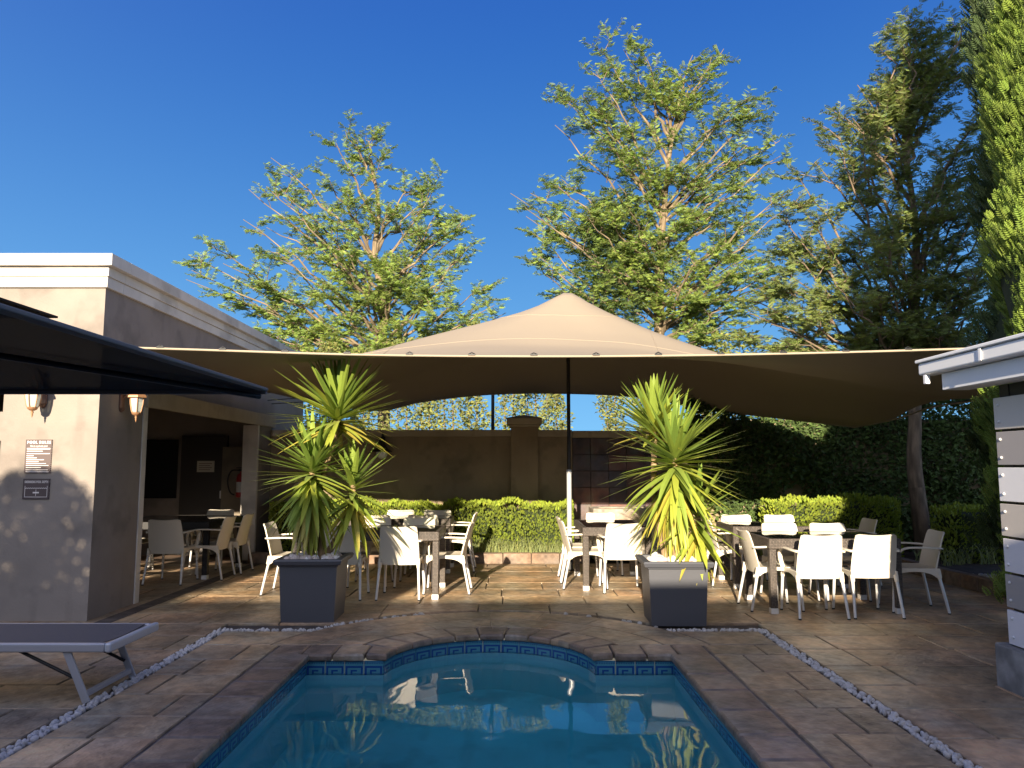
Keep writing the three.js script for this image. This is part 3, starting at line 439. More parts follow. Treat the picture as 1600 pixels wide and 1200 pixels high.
  // lanterns
  function lantern(label, pos, turn) {
    const t = thing('wall_lantern', label, 'lantern', pos, turn, 'lanterns on the pool house'); t.scale.setScalar(0.85);   // wall at z = 0, lantern out along +z
    mesh('back_plate', [rbx(-0.05, 0.05, -0.22, 0.16, -0.03, 0, 0.012, 2), moved(lathe([[0.001, -0.05], [0.03, -0.03], [0.045, 0]], 10), 0, -0.22, 0.012)], M.bracket, t);
    mesh('arm', [tube(new THREE.CatmullRomCurve3([V(0, 0.02, 0.02), V(0, 0.12, 0.07), V(0, 0.18, 0.15), V(0, 0.15, 0.2), V(0, 0.115, 0.2)]).getPoints(14), 0.014, 0.012, 7), tube(new THREE.CatmullRomCurve3([V(0, -0.1, 0.02), V(0, -0.04, 0.08), V(0, 0.03, 0.07), V(0, 0.02, 0.03)]).getPoints(10), 0.01, 0.008, 6)], M.bracket, t);
    const Z = 0.2, P = (g) => moved(g, 0, 0, Z);
    mesh('cap', P(lathe([[0.001, 0.12], [0.012, 0.11], [0.02, 0.09], [0.012, 0.075], [0.03, 0.06], [0.03, 0.045], [0.001, 0.045]], 12)), M.copper, t);
    mesh('rim', P(lathe([[0.075, -0.03], [0.115, -0.06], [0.12, -0.085], [0.085, -0.085]], 6, true)), M.copper, t);
    mesh('upper_glass', P(lathe([[0.028, 0.045], [0.062, 0.015], [0.078, -0.03]], 6, true)), M.lampGlass, t);
    mesh('lower_glass', P(lathe([[0.083, -0.086], [0.078, -0.16], [0.06, -0.25], [0.05, -0.27]], 6, true)), M.lampGlass, t);
    for (let k = 0; k < 6; k++) { const a = k * Math.PI / 3, c = Math.sin(a), s = Math.cos(a); mesh('rib', P(tube([V(c * 0.085, -0.086, s * 0.085), V(c * 0.08, -0.16, s * 0.08), V(c * 0.062, -0.25, s * 0.062), V(c * 0.05, -0.275, s * 0.05)], 0.006, 0.006, 5)), M.copper, t); mesh('rib', P(tube([V(c * 0.028, 0.045, s * 0.028), V(c * 0.064, 0.015, s * 0.064), V(c * 0.08, -0.03, s * 0.08)], 0.006, 0.006, 5)), M.copper, t); }
    mesh('finial', P(lathe([[0.056, -0.268], [0.05, -0.29], [0.03, -0.305], [0.012, -0.31], [0.016, -0.33], [0.008, -0.345], [0.012, -0.355], [0.001, -0.39]], 12)), M.copper, t);
    return t;
  }
  lantern('copper lantern on the sunlit wall above the pool rules sign', [-4.70, 2.30, -D], 0);
  lantern('copper lantern on the shaded side wall beside the open doorway', [X, 2.29, -8.10], Math.PI / 2);
}
// ---------------------------------------------------------------- garden wall, slate panel, creeper wall
{
  const w = thing('garden_wall', 'tan rendered garden wall with a pale coping and capped pillar behind the hedge', 'wall');
  mesh('render', bx(-4.13, 1.03, -0.05, 2.0, 13.2, 13.42), M.tan, w); mesh('coping', rbx(-4.13, 1.03, 2.002, 2.115, 13.17, 13.45, 0.01, 1), M.tanCap, w);
  const p = mesh('pillar', bx(-0.02, 0.44, -0.05, 2.16, 13.06, 13.5), M.tan, w);
  mesh('pillar_cap', [rbx(-0.05, 0.47, 2.162, 2.20, 13.03, 13.53, 0.01, 1), rbx(-0.09, 0.51, 2.202, 2.31, 12.99, 13.57, 0.015, 2), moved(new THREE.ConeGeometry(0.42, 0.07, 4).toNonIndexed(), 0.21, 2.347, -13.28, Math.PI / 4)], M.tanCap, w);
  const s = thing('slate_wall', 'slate tiled wall panel behind the pale stone trough', 'wall'), r = RNG(14);
  mesh('backing', bx(1.032, 2.9, -0.05, 1.98, 13.24, 13.42), M.mortar, s); mesh('coping', rbx(1.035, 2.9, 1.982, 2.10, 13.17, 13.45, 0.01, 1), M.tanCap, s);
  const sm = [[0.10, 0.085, 0.075], [0.15, 0.10, 0.075], [0.075, 0.075, 0.075], [0.19, 0.12, 0.08], [0.11, 0.10, 0.085]].map(c => std(c, 0.5, { map: T.slate, bumpMap: T.stoneBump, bumpScale: 0.005 }));
  for (let j = 0; j < 7; j++) for (let i = 0; i < 6; i++) mesh('slate_tile', rbx(1.04 + i * 0.308, 1.04 + i * 0.308 + 0.3, 0.02 + j * 0.28, 0.02 + j * 0.28 + 0.272, 13.215 - 0.008 * r(), 13.238, 0.004, 1), sm[Math.floor(r() * 5)], s);
  const tr = thing('stone_trough', 'pale rough stone trough standing in front of the slate panel', 'trough');
  const stn = std([0.60, 0.52, 0.42], 0.9, { map: T.stoneCol, bumpMap: T.stoneBump, bumpScale: 0.012 });
  mesh('basin_wall', [rbx(1.3, 2.6, 0, 0.82, 12.45, 12.6, 0.02, 2), rbx(1.3, 2.6, 0, 0.82, 13.0, 13.2, 0.02, 2), rbx(1.3, 1.45, 0, 0.815, 12.6, 13.0, 0.02, 2), rbx(2.45, 2.6, 0, 0.815, 12.6, 13.0, 0.02, 2)], stn, tr);
  // creeper wall at the right
  const c = thing('creeper_wall', 'dark garden wall overgrown with creeper behind the right hand tables', 'wall');
  mesh('render', bx(2.902, 14, -0.05, 2.3, 13.3, 13.5), M.tan, c);
  const rr = RNG(16), it = [];
  for (let k = 0; k < 42000; k++) { const x = 3.0 + 10.5 * Math.pow(rr(), 1.1), y = 2.85 * rr(), bare = Math.sin(x * 3.1 + y * 2.3) * Math.sin(y * 4.7 - x * 1.3) * Math.sin(x * 1.7); if ((bare > 0.62 && y < 1.7) || (x < 3.6 && y < 1.3 - (x - 3) && rr() < 0.9)) continue; it.push({ p: V(x, y, -13.27 + 0.2 * rr() + 0.1 * Math.sin(x * 2.3) * Math.sin(y * 3)), q: rq(rr, 2.6), s: 0.06 + 0.07 * rr(), c: tone(rr, 0.6) }); }
  cloud('creeper', leafGeo, M.ivy, it, c);
  // bell lamp
  const bl = thing('bell_wall_lamp', 'black bell shaped lamp hanging on the tan garden wall', 'lamp', [at(598, 690, 13.1).x, 1.72, -13.2]);
  mesh('bracket', [rbx(-0.03, 0.03, 0.1, 0.3, -0.012, 0, 0.005, 1).translate(0, 0, 0.006), tube(new THREE.CatmullRomCurve3([V(0, 0.2, 0.01), V(0, 0.32, 0.06), V(0, 0.33, 0.13), V(0, 0.26, 0.17)]).getPoints(10), 0.014, 0.012, 6)], M.black, bl);
  mesh('shade', moved(lathe([[0.02, 0.26], [0.05, 0.24], [0.06, 0.14], [0.10, 0.07], [0.17, 0.03], [0.175, 0.015], [0.06, 0.04]], 20), 0, 0, 0.17), M.black, bl); mesh('globe', moved(new THREE.SphereGeometry(0.1, 16, 12), 0, 0.0, 0.17), M.globe, bl);
}
// ---------------------------------------------------------------- beds, hedges, border grass
function hedge(label, x0, x1, d0, d1, h, n, seed, group) {
  const t = thing('box_hedge', label, 'hedge', [(x0 + x1) / 2, 0, -(d0 + d1) / 2], 0, group), r = RNG(seed), w = (x1 - x0) / 2, e = (d1 - d0) / 2;
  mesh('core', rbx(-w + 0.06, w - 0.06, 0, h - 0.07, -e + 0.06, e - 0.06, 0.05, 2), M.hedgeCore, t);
  const it = []; for (let k = 0; k < n; k++) { let x = (r() * 2 - 1) * w, z, y; const f = r(); if (f < 0.55) { z = e; y = 0.03 + (h - 0.05) * r(); } else if (f < 0.85) { z = (r() * 2 - 1) * e; y = h; } else { x = (r() < 0.5 ? -1 : 1) * w; z = (r() * 2 - 1) * e; y = h * r(); }
    const b = 0.05 * Math.sin(x * 5 + seed) * Math.sin(x * 2.3 + 1) + 0.03 * Math.sin(x * 13 + y * 9); z += f < 0.55 ? b - 0.07 * r() + 0.03 : 0; y += f >= 0.55 && f < 0.85 ? b - 0.06 * r() + 0.04 * r() : 0;
    const dir = f < 0.55 ? V((r() - 0.5), 0.5 + 0.5 * r(), 0.9) : V((r() - 0.5) * 1.4, 1, (r() - 0.5) * 1.4), x2 = dir.normalize(), zz = x2.clone().cross(V(r() - 0.5, r() - 0.3, r() - 0.5)).normalize(), yy = zz.clone().cross(x2);
    it.push({ p: V(x, y, z), q: new THREE.Quaternion().setFromRotationMatrix(new THREE.Matrix4().makeBasis(x2, yy, zz)), s: 0.05 + 0.035 * r(), c: tone(r, 0.4, 0.2) }); }
  cloud('foliage', leafGeo, M.hedge, it, t);
}
{
  structure('planting_bed', [bx(-4.1, 1.2, -0.04, 0.07, 12.3, 13.19), bx(2.62, 5.6, -0.04, 0.07, 11.9, 13.29), bx(5.75, 14, -0.04, 0.06, 10.2, 13.29)], M.soil);
  const kerb = structure('bed_kerb', bx(-4.1, 1.2, -0.05, 0.10, 12.17, 12.29), M.mortar), r = RNG(3);
  for (let x = -4.1; x < 1.2; x += 0.44) mesh('kerb_stone', rbx(x + 0.004, Math.min(1.2, x + 0.44) - 0.004, -0.04, 0.15, 12.12 - 0.005 * r(), 12.30, 0.012, 2), M.kerb, kerb);
  for (let x = 2.62; x < 5.5; x += 0.42) mesh('kerb_stone', rbx(x + 0.004, Math.min(5.6, x + 0.42) - 0.004, -0.04, 0.14, 11.78, 11.90, 0.012, 2), M.kerb, kerb);
  for (let d = 6.6; d < 11.7; d += 0.36) mesh('kerb_stone', rbx(5.62, 5.75, -0.04, 0.16 + 0.006 * r(), d + 0.004, d + 0.356, 0.012, 2), M.kerb, kerb);
  structure('lawn', bx(5.752, 16, -0.04, 0.07, 5, 10.19), std([0.14, 0.13, 0.07], 1, { map: T.soil }));
  hedge('clipped bright green hedge in front of the tan wall and lamp', -3.9, 0.98, 12.55, 13.14, 0.86, 12000, 4);
  hedge('clipped green hedge beside the leaning tree trunk', 4.05, 6.0, 12.0, 12.7, 0.93, 5200, 6);
  hedge('low dark shaded hedge behind the lone shaded chair', 6.6, 11.0, 11.6, 12.3, 0.85, 5200, 9);
  const it = [], rr = RNG(12);
  const tuft = (x, d, h, n) => { for (let k = 0; k < n; k++) it.push({ p: V(x + (rr() - 0.5) * 0.14, 0.08, -(d + (rr() - 0.5) * 0.12)), q: new THREE.Quaternion().setFromEuler(new THREE.Euler((rr() - 0.5) * 0.5, rr() * 6.283, 0.15 + (rr() - 0.5) * 0.5, 'YXZ')), s: V(h * (0.7 + 0.5 * rr()), h * (0.75 + 0.5 * rr()), 0.35), c: tone(rr, 0.5, 0.2) }); };
  for (let x = -0.75; x < 1.1; x += 0.115) tuft(x, 12.39, 0.44 - 0.1 * rr(), 34);
  for (let x = 2.7; x < 5.6; x += 0.13) tuft(x, 12.0, 0.34, 20);
  for (let x = 5.85; x < 9; x += 0.2) tuft(x, 11.2 + rr() * 0.3, 0.42, 14);
  tuft(1.27, 12.7, 0.5, 40); tuft(1.2, 12.75, 0.75, 30);
  const bg = cloud('border_grass', bladeGeo, M.blade, it, scene); tag(bg, 'fine arching border grass along the kerb stones', 'grass', null, 'stuff');
  const gl = []; for (let k = 0; k < 9000; k++) gl.push({ p: V(5.8 + 5 * rr(), 0.07, -(6.2 + 3.9 * rr())), q: new THREE.Quaternion().setFromEuler(new THREE.Euler((rr() - 0.5) * 0.6, rr() * 6.283, (rr() - 0.5) * 0.6, 'YXZ')), s: V(0.06, 0.06 + 0.04 * rr(), 0.25), c: tone(rr, 0.4) });
  const lg = cloud('lawn_grass', bladeGeo, M.lawn, gl, scene); tag(lg, 'short dark shaded lawn grass beyond the brick edging', 'grass', null, 'stuff');
  const wp = []; for (let k = 0; k < 120; k++) { const s = 0.02 + 0.025 * rr(); wp.push({ p: V(5.9 + 2.2 * rr(), 0.085, -(9.9 + 0.25 * rr())), q: rq(rr, 3), s: V(s * 1.4, s * 0.8, s), c: lin(0.9, 0.88, 0.85) }); }
  const wps = cloud('border_pebbles', new THREE.IcosahedronGeometry(1, 1), M.pebble, wp, scene); tag(wps, 'scatter of white pebbles at the edge of the dark lawn', 'pebbles', null, 'stuff');
}
// ---------------------------------------------------------------- stretch tent
{
  const t = thing('stretch_tent', 'tan stretch tent canopy peaked over a centre pole above the tables', 'tent');
  const cr = pts => new THREE.CatmullRomCurve3(pts.map(([x, y, d]) => V(x, y, -d)), false, 'centripetal');
  const front = cr([[-3.98, 2.64, 7.3], [-3.0, 2.61, 7.31], [-1.5, 2.565, 7.32], [0, 2.55, 7.33], [1.5, 2.555, 7.32], [3.2, 2.585, 7.3], [5.6, 2.66, 7.3]]);
  const rear = cr([[-3.3, 2.57, 13.5], [-2.3, 2.48, 13.6], [-1.7, 2.63, 13.75], [-0.45, 2.78, 13.8], [1, 2.80, 13.8], [2.3, 2.72, 13.7], [3.4, 2.47, 13.3], [4.4, 2.3, 12.8], [5.35, 2.10, 12.0]]);
  const left = cr([[-3.98, 2.64, 7.3], [-4.0, 2.62, 9.0], [-3.98, 2.65, 10.5], [-3.72, 2.66, 13.0], [-3.3, 2.57, 13.5]]);
  const right = cr([[5.6, 2.66, 7.3], [5.72, 2.32, 9], [5.52, 2.27, 10], [5.5, 2.17, 11], [5.35, 2.10, 12.0]]);
  let s0 = 0.478, t0 = 0.64; const prof = [[0, 1.47], [0.03, 1.37], [0.08, 1.22], [0.134, 1.09], [0.255, 0.87], [0.37, 0.70], [0.56, 0.46], [0.8, 0.19], [1, 0]];
  const pf = q => { if (q >= 1) return 0; for (let i = 1; i < prof.length; i++) if (q <= prof[i][0]) { const [a, b] = [prof[i - 1], prof[i]], u = (q - a[0]) / (b[0] - a[0]); return a[1] + (b[1] - a[1]) * u; } return 0; };
  let lift = 0;
  const S = (s, v) => {
    const f = front.getPoint(s), b = rear.getPoint(s), l = left.getPoint(v), q = right.getPoint(v), c = [front.getPoint(0), front.getPoint(1), rear.getPoint(0), rear.getPoint(1)];
    const p = f.multiplyScalar(1 - v).addScaledVector(b, v).add(l.multiplyScalar(1 - s)).addScaledVector(q, s);
    p.addScaledVector(c[0], -(1 - s) * (1 - v)).addScaledVector(c[1], -s * (1 - v)).addScaledVector(c[2], -(1 - s) * v).addScaledVector(c[3], -s * v);
    const a = Math.max(-1, Math.min(1, (s - s0) / (s > s0 ? (1 - s0) * 1.08 : s0 * 0.86))), e = (v - t0) / (v > t0 ? 1 - t0 : t0), rho = Math.pow(Math.pow(Math.abs(a), 2.4) + Math.pow(Math.abs(e), 2.4), 1 / 2.4);
    p.y += lift * (0.5 * (pf(Math.max(0, rho - 0.02)) + pf(rho + 0.02)) + 0.006 * Math.sin(s * 31 + v * 5) * Math.sin(v * 23 - s * 7) + 0.012 * Math.sin(Math.atan2(e, a) * 14) * Math.max(0, 0.55 - rho) * rho * 4); return p;
  };
  for (let k = 0; k < 30; k++) { const q = S(s0, t0); s0 += (0.836 - q.x) / 9; t0 += (11.33 + q.z) / 7; }   // the pole stands under the peak
  lift = 1;
  mesh('canopy', sheet((u, v) => S(u, 1 - v), 84, 64, 0.004), M.tent, t);
  for (const q of [0.16, 0.32, 0.66, 0.83]) mesh('seam', tube(Array.from({ length: 50 }, (_, k) => S(q, k / 49).add(V(0, 0.003, 0))), 0.004, 0.004, 5), M.tent, t);
  for (const q of [0.3, 0.85]) mesh('seam', tube(Array.from({ length: 70 }, (_, k) => S(k / 69, q).add(V(0, 0.003, 0))), 0.004, 0.004, 5), M.tent, t);
  mesh('seam', tube(Array.from({ length: 41 }, (_, k) => { const a = k / 20 * Math.PI, c = Math.cos(a) * 0.2, e = Math.sin(a) * 0.2; return S(s0 + c * (c > 0 ? 1 - s0 : s0), t0 + e * (e > 0 ? 1 - t0 : t0)).add(V(0, 0.003, 0)); }), 0.005, 0.005, 5), M.tent, t);
  const hem = c => tube(c.getPoints(60), 0.012, 0.012, 6);
  mesh('hem', [hem(front), hem(rear), hem(left), hem(right)], M.hem, t);
  for (let k = 0; k <= 16; k++) { const p = front.getPointAt(k / 16); mesh('clip', [rbx(p.x - 0.035, p.x + 0.035, p.y + 0.004, p.y + 0.02, -p.z - 0.016, -p.z + 0.01, 0.004, 1), tube([V(p.x - 0.03, p.y + 0.02, p.z), V(p.x, p.y + 0.035, p.z), V(p.x + 0.03, p.y + 0.02, p.z)], 0.006, 0.006, 4)], M.black, t); }
  const rope = (a, b) => mesh('rope', tube([a, b], 0.008, 0.008, 5), M.black, t);
  rope(front.getPoint(0), V(-4.14, 2.75, -7.9)); for (let k = 1; k < 9; k++) { const q = left.getPoint(k / 9); rope(q, V(-4.14, q.y - 0.05, q.z + 0.12)); } rope(rear.getPoint(1), V(6.15, 2.3, -12.4)); rope(right.getPoint(0.5), V(7.2, 2.6, -10)); rope(rear.getPoint(0), V(-3.6, 2.1, -13.4)); rope(front.getPoint(1), V(6.6, 3.0, -9));
  const ap = S(s0, t0), P = thing('tent_pole', 'silver and dark two part pole propping up the tent peak', 'pole', [ap.x, 0, ap.z]);
  mesh('lower_tube', tube([V(0, 0.1, 0), V(0, 1.42, 0)], 0.036, 0.036, 14), M.pole, P); mesh('upper_tube', tube([V(0, 1.42, 0), V(0, ap.y - 0.05, 0)], 0.028, 0.028, 14), M.poleDark, P);
  mesh('collar', moved(lathe([[0.037, -0.03], [0.042, -0.02], [0.042, 0.02], [0.03, 0.03]], 14), 0, 1.42, 0), M.pole, P); mesh('foot', lathe([[0.001, 0.2], [0.045, 0.2], [0.045, 0.02], [0.10, 0.012], [0.10, 0.0], [0.001, 0]], 16), M.black, P); mesh('head', moved(new THREE.SphereGeometry(0.07, 14, 8), 0, ap.y - 0.075, 0), M.black, P);
}
// ---------------------------------------------------------------- chairs and tables
function makeChair() {
  const t = new THREE.Group(), w = 0.225;
  mesh('seat', sheet((u, v) => { const x = (u * 2 - 1), z = 0.24 - v * 0.45; return V(x * (w - 0.015 * v), 0.445 - 0.02 * (1 - x * x) * Math.sin(v * Math.PI) - (v < 0.12 ? (0.12 - v) * 0.35 : 0), z); }, 10, 10, 0.014), M.chair, t);
  mesh('backrest', sheet((u, v) => { const x = u * 2 - 1, y = 0.385 + 0.445 * v, ww = w * (1.0 - 0.10 * Math.pow(v, 2.2)), rz = -0.225 - 0.085 * v - 0.03 * v * v + 0.035 * x * x; const yy = y - (v > 0.9 ? (v - 0.9) * 10 * (0.02 * Math.pow(Math.abs(x), 12) + 0.017 * (1 - x * x)) : 0); return V(-x * ww, yy, rz); }, 14, 14, 0.014), M.chair, t);
  for (const s of [-1, 1]) {
    const c = new THREE.CatmullRomCurve3([V(s * 0.222, 0.655, -0.265), V(s * 0.25, 0.66, -0.2), V(s * 0.262, 0.665, -0.05), V(s * 0.262, 0.655, 0.1), V(s * 0.257, 0.615, 0.16), V(s * 0.248, 0.53, 0.175), V(s * 0.225, 0.44, 0.17)], false, 'centripetal');
    mesh('armrest', sweepBar(c.getPoints(22), 0.046, 0.016, V(1, 0, 0)), M.chair, t);
    const sh = new THREE.Shape(); sh.moveTo(-0.235, 0.45); sh.lineTo(0.225, 0.45); sh.lineTo(0.232, 0.375); sh.lineTo(0.185, 0.375); sh.quadraticCurveTo(0.15, 0.415, 0.0, 0.42); sh.quadraticCurveTo(-0.16, 0.415, -0.2, 0.365); sh.lineTo(-0.25, 0.365); sh.closePath();
    const g = new THREE.ExtrudeGeometry(sh, { depth: 0.016, bevelEnabled: true, bevelSize: 0.003, bevelThickness: 0.003, bevelSegments: 1, curveSegments: 6 }); g.rotateY(-Math.PI / 2); g.translate(s * 0.222 + 0.008, 0, 0); mesh('side_rail', uvm(g), M.chair, t);
    for (const [z0, z1, x1] of [[0.205, 0.235, 0.235], [-0.222, -0.30, 0.24]]) { const l = mesh('leg', tube([V(s * 0.218, 0.40, z0), V(s * x1, 0.012, z1)], 0.0165, 0.0135, 10), M.alu, t); mesh('foot_cap', tube([V(s * x1, 0.0135, z1), V(s * x1, 0, z1)], 0.015, 0.015, 10), M.rubber, l); mesh('socket', tube([V(s * 0.2172, 0.415, z0 + (z0 > 0 ? -0.001 : 0.003)), V(s * 0.2195, 0.35, z0 + (z0 > 0 ? 0.004 : -0.01))], 0.025, 0.02, 10), M.chair, l); }
  }
  return t;
}
const chairProto = makeChair();
let chairFirst = true;
function chair(x, d, faceDeg, label, group) { const c = chairFirst ? chairProto : chairProto.clone(); chairFirst = false; c.name = numbered('armchair'); c.position.set(x, 0, -d); c.rotation.set(0, faceDeg * Math.PI / 180, 0); c.userData = {}; tag(c, label, 'chair', group); scene.add(c); return c; }
// faceDeg 0: facing the camera (+z); 180: back to the camera; 90: facing +x; -90: facing -x
function table(label, x0, x1, d0, d1, mat = M.rattan, glassInset = 0.055) {
  const t = thing('patio_table', label, 'table', [(x0 + x1) / 2, 0, -(d0 + d1) / 2], 0, 'patio dining tables'), w = (x1 - x0) / 2, e = (d1 - d0) / 2, h = 0.755;
  const L = 0.036;
  for (const s of [-1, 1]) { mesh('apron', rbx(-w + 0.0, w - 0.0, h - 0.105, h, s > 0 ? e - 0.05 : -e, s > 0 ? e : -e + 0.05, 0.008, 1), mat, t); mesh('apron', rbx(s > 0 ? w - 0.05 : -w, s > 0 ? w : -w + 0.05, h - 0.105, h - 0.0005, -e + 0.0505, e - 0.0505, 0.008, 1), mat, t); for (const q of [-1, 1]) { const lx = s * (w - L - 0.003), lz = q * (e - L - 0.003), l = mesh('leg', rbx(lx - L, lx + L, 0.055, h - 0.1055, -lz - L, -lz + L, 0.008, 2), mat, t); mesh('metal_foot', rbx(lx - L - 0.002, lx + L + 0.002, 0, 0.0545, -lz - L - 0.002, -lz + L + 0.002, 0.004, 1), M.aluFoot, l); } }
  mesh('glass_top', rbx(-w + 0.052, w - 0.052, h - 0.012, h - 0.002, -e + 0.052, e - 0.052, 0.003, 1), M.glassTop, t);
  return t;
}
{
  const gB = 'cream chairs at the tables by the yucca nearest the pool house', gC = 'cream chairs at the table by the tent pole', gD = 'cream chairs at the tables nearest the hut', gA = 'cream chairs inside the pool house';
  table('woven table with black glass top behind the yucca near the pool house', -2.5, -0.83, 8.87, 9.83);
  table('woven table close to the hedge behind the lamp wall yucca', -2.5, -0.87, 11.0, 11.75);
  chair(-1.28, 9.10, 180, 'cream armchair with yucca shadow on its back, pushed in on the pool side', gB);
  chair(-1.94, 9.10, 180, 'shaded cream armchair directly behind the yucca planter near the pool house', gB);
  chair(-0.80, 9.42, -90, 'sunlit cream armchair at the table end, side on, casting a curved floor shadow', gB);
  chair(-2.62, 9.38, 90, 'cream armchair at the table end closest to the pool house, half hidden by yucca', gB);
  chair(-1.80, 9.95, 0, 'cream armchair on hedge side of the yucca table, nearer the pool house', gB);
  chair(-1.22, 9.95, 0, 'cream armchair on hedge side of the yucca table, nearer its open end', gB);
  chair(-0.84, 11.35, -90, 'cream armchair at the end of the table close to the hedge', gB);
  chair(-1.90, 11.12, 180, 'cream armchair with its back to the pool at the hedge table, nearer the pool house', gB);
  chair(-1.24, 11.12, 180, 'cream armchair with its back to the pool at the hedge table, nearer the tent pole', gB);
  chair(-1.72, 11.72, 0, 'cream armchair against the hedge, nearer the pool house', gB);
  chair(-1.15, 11.72, 0, 'cream armchair against the hedge, nearer the tent pole', gB);
  table('square woven table with dark glass top beside the tent pole', 0.86, 1.70, 9.5, 10.85);
  chair(0.93, 9.82, 90, 'cream armchair side on at the tent pole table, on the corner nearer the pool', gC);
  chair(0.93, 10.42, 90, 'cream armchair side on at the tent pole table, on the corner nearer the hedge', gC);
  chair(1.33, 9.56, 180, 'brightly sunlit cream armchair with its back to the pool beside the grey planter', gC);
  chair(1.28, 10.98, 0, 'cream armchair between the tent pole table and the stone trough', gC);
  table('woven table with black glass top nearest the boarded hut', 2.64, 4.0, 8.02, 8.93);
  table('woven table between the hut side table and the clipped hedge', 2.74, 4.15, 9.66, 10.46);
  chair(2.78, 8.38, 90, 'cream armchair at the hut table end facing away from the grey planter', gD);
  chair(3.06, 8.02, 180, 'sunlit cream armchair with its back to the pool, nearer the grey planter', gD);
  chair(3.62, 8.06, 180, 'sunlit cream armchair with its back to the pool, nearer the hut', gD);
  chair(4.18, 8.28, -98, 'shaded cream armchair standing alone at the table end next to the hut', gD);
  chair(3.18, 8.98, 0, 'cream armchair on the hedge side of the hut table, nearer the yucca', gD);
  chair(3.75, 8.98, 0, 'cream armchair on the hedge side of the hut table, partly in shade', gD);
  chair(2.80, 10.02, 90, 'cream armchair at the end of the middle table just behind the grey planter', gD);
  chair(4.32, 10.06, -90, 'dark shaded cream armchair at the end of the middle table by the hedge', gD);
  chair(3.12, 10.55, 0, 'cream armchair backing onto the creeper, nearer the yucca', gD);
  chair(3.72, 10.55, 0, 'cream armchair backing onto the creeper, nearer the clipped hedge', gD);
  table('black table in the open doorway of the pool house', -5.45, -4.05, 10.4, 11.75, M.darkTable);
  chair(-4.42, 10.2, 180, 'shaded cream armchair with its back to the pool in the pool house doorway', gA);
  chair(-4.12, 10.56, -90, 'shaded cream armchair at the doorway threshold, nearer the jamb by the pool', gA);
  chair(-4.06, 11.12, -90, 'shaded cream armchair at the doorway threshold, nearer the far pillar', gA);
  chair(-4.55, 11.85, 0, 'cream armchair inside the pool house in front of the pale partition', gA);
  chair(-5.5, 11.2, 75, 'cream armchair deep inside the pool house at the end of the black table', gA);
  chair(-5.35, 10.3, 160, 'cream armchair inside the pool house beside the jamb, mostly hidden', gA);
}
// ---------------------------------------------------------------- planters and yuccas
function planter(label, x, d, turn, seed) {
  const t = thing('square_planter', label, 'planter', [x, 0, -d], turn, 'square planters by the pool'), r = RNG(seed), h = 0.6;
  const fr = (y0, y1, a0, a1, inner) => { const P = []; const q = (a, y, k) => [[-a, y, a], [a, y, a], [a, y, -a], [-a, y, -a]][k]; for (let k = 0; k < 4; k++) { const A = q(a0, y0, k), B = q(a0, y0, (k + 1) % 4), C = q(a1, y1, k), D = q(a1, y1, (k + 1) % 4); P.push(A, B, C, B, D, C); } return uvm(triGeo(P)); };
  mesh('body', [fr(0.0, 0.525, 0.255, 0.278), fr(0.5, 0.4, 0.262, 0.25), bx(-0.235, 0.235, 0, 0.02, -0.235, 0.235)], M.planter, t);
  mesh('rim', [fr(0.525, 0.53, 0.278, 0.288), fr(0.53, 0.545, 0.288, 0.293), fr(0.545, 0.55, 0.293, 0.318), fr(0.55, 0.585, 0.318, 0.33), fr(0.585, 0.6, 0.33, 0.322), fr(0.6, 0.6005, 0.322, 0.265), fr(0.6005, 0.5, 0.265, 0.262)], M.planter, t);
  mesh('soil', bx(-0.262, 0.262, 0.52, 0.56, -0.262, 0.262), M.soil, t);
  const pm = [std([0.66, 0.58, 0.52], 0.8), std([0.72, 0.68, 0.66], 0.8), std([0.55, 0.46, 0.42], 0.8)], pg = [0, 1, 2].map(k => { const g = new THREE.IcosahedronGeometry(1, 1), p = g.attributes.position; for (let i = 0; i < p.count; i++) { const n = 0.82 + 0.3 * vn(p.getX(i) * 1.7 + 9, p.getY(i) * 1.7 + p.getZ(i) + 9, 64, k); p.setXYZ(i, p.getX(i) * n, p.getY(i) * n, p.getZ(i) * n); } g.computeVertexNormals(); return g; });
  for (let k = 0; k < 46; k++) { const m = mesh('stone', pg[k % 3], pm[Math.floor(r() * 3)], t), s = 0.028 + 0.025 * r(); m.position.set((r() - 0.5) * 0.46, 0.575 + 0.02 * r(), (r() - 0.5) * 0.46); m.scale.set(s * 1.2, s * 0.8, s); m.rotation.set(r() * 6, r() * 6, r() * 6); }
}
planter('square dark planter standing wholly in shade near the pool house doorway', -1.98, 7.86, 0.02, 61);
planter('square grey planter with a sunlit upper half near the tent pole table', 1.58, 7.68, -0.03, 62);
const yuccaLeaf = [0.0, 0.1, 0.24, 0.5, 0.85].map((bend, bi) => { // blade along +x, bending down, folded along the middle
  const n = 7, P = [], pt = t => { const a = -bend * t * t; return [t * (1 - 0.18 * bend * t), -bend * 0.42 * t * t]; }, wd = t => 0.027 * (t < 0.12 ? 0.75 + 2 * t : 1) * Math.pow(1 - Math.pow(t, 2.6), 0.8) + 0.0012;
  for (let i = 0; i < n; i++) { const a = pt(i / n), b = pt((i + 1) / n), wa = wd(i / n), wb = wd((i + 1) / n); for (const s of [1, -1]) { const A = [a[0], a[1], 0], B = [b[0], b[1], 0], C = [a[0], a[1] + wa * 0.35, s * wa], D = [b[0], b[1] + wb * 0.35, s * wb]; if (s > 0) P.push(A, C, B, B, C, D); else P.push(A, B, C, B, D, C); } }
  return triGeo(P);
});
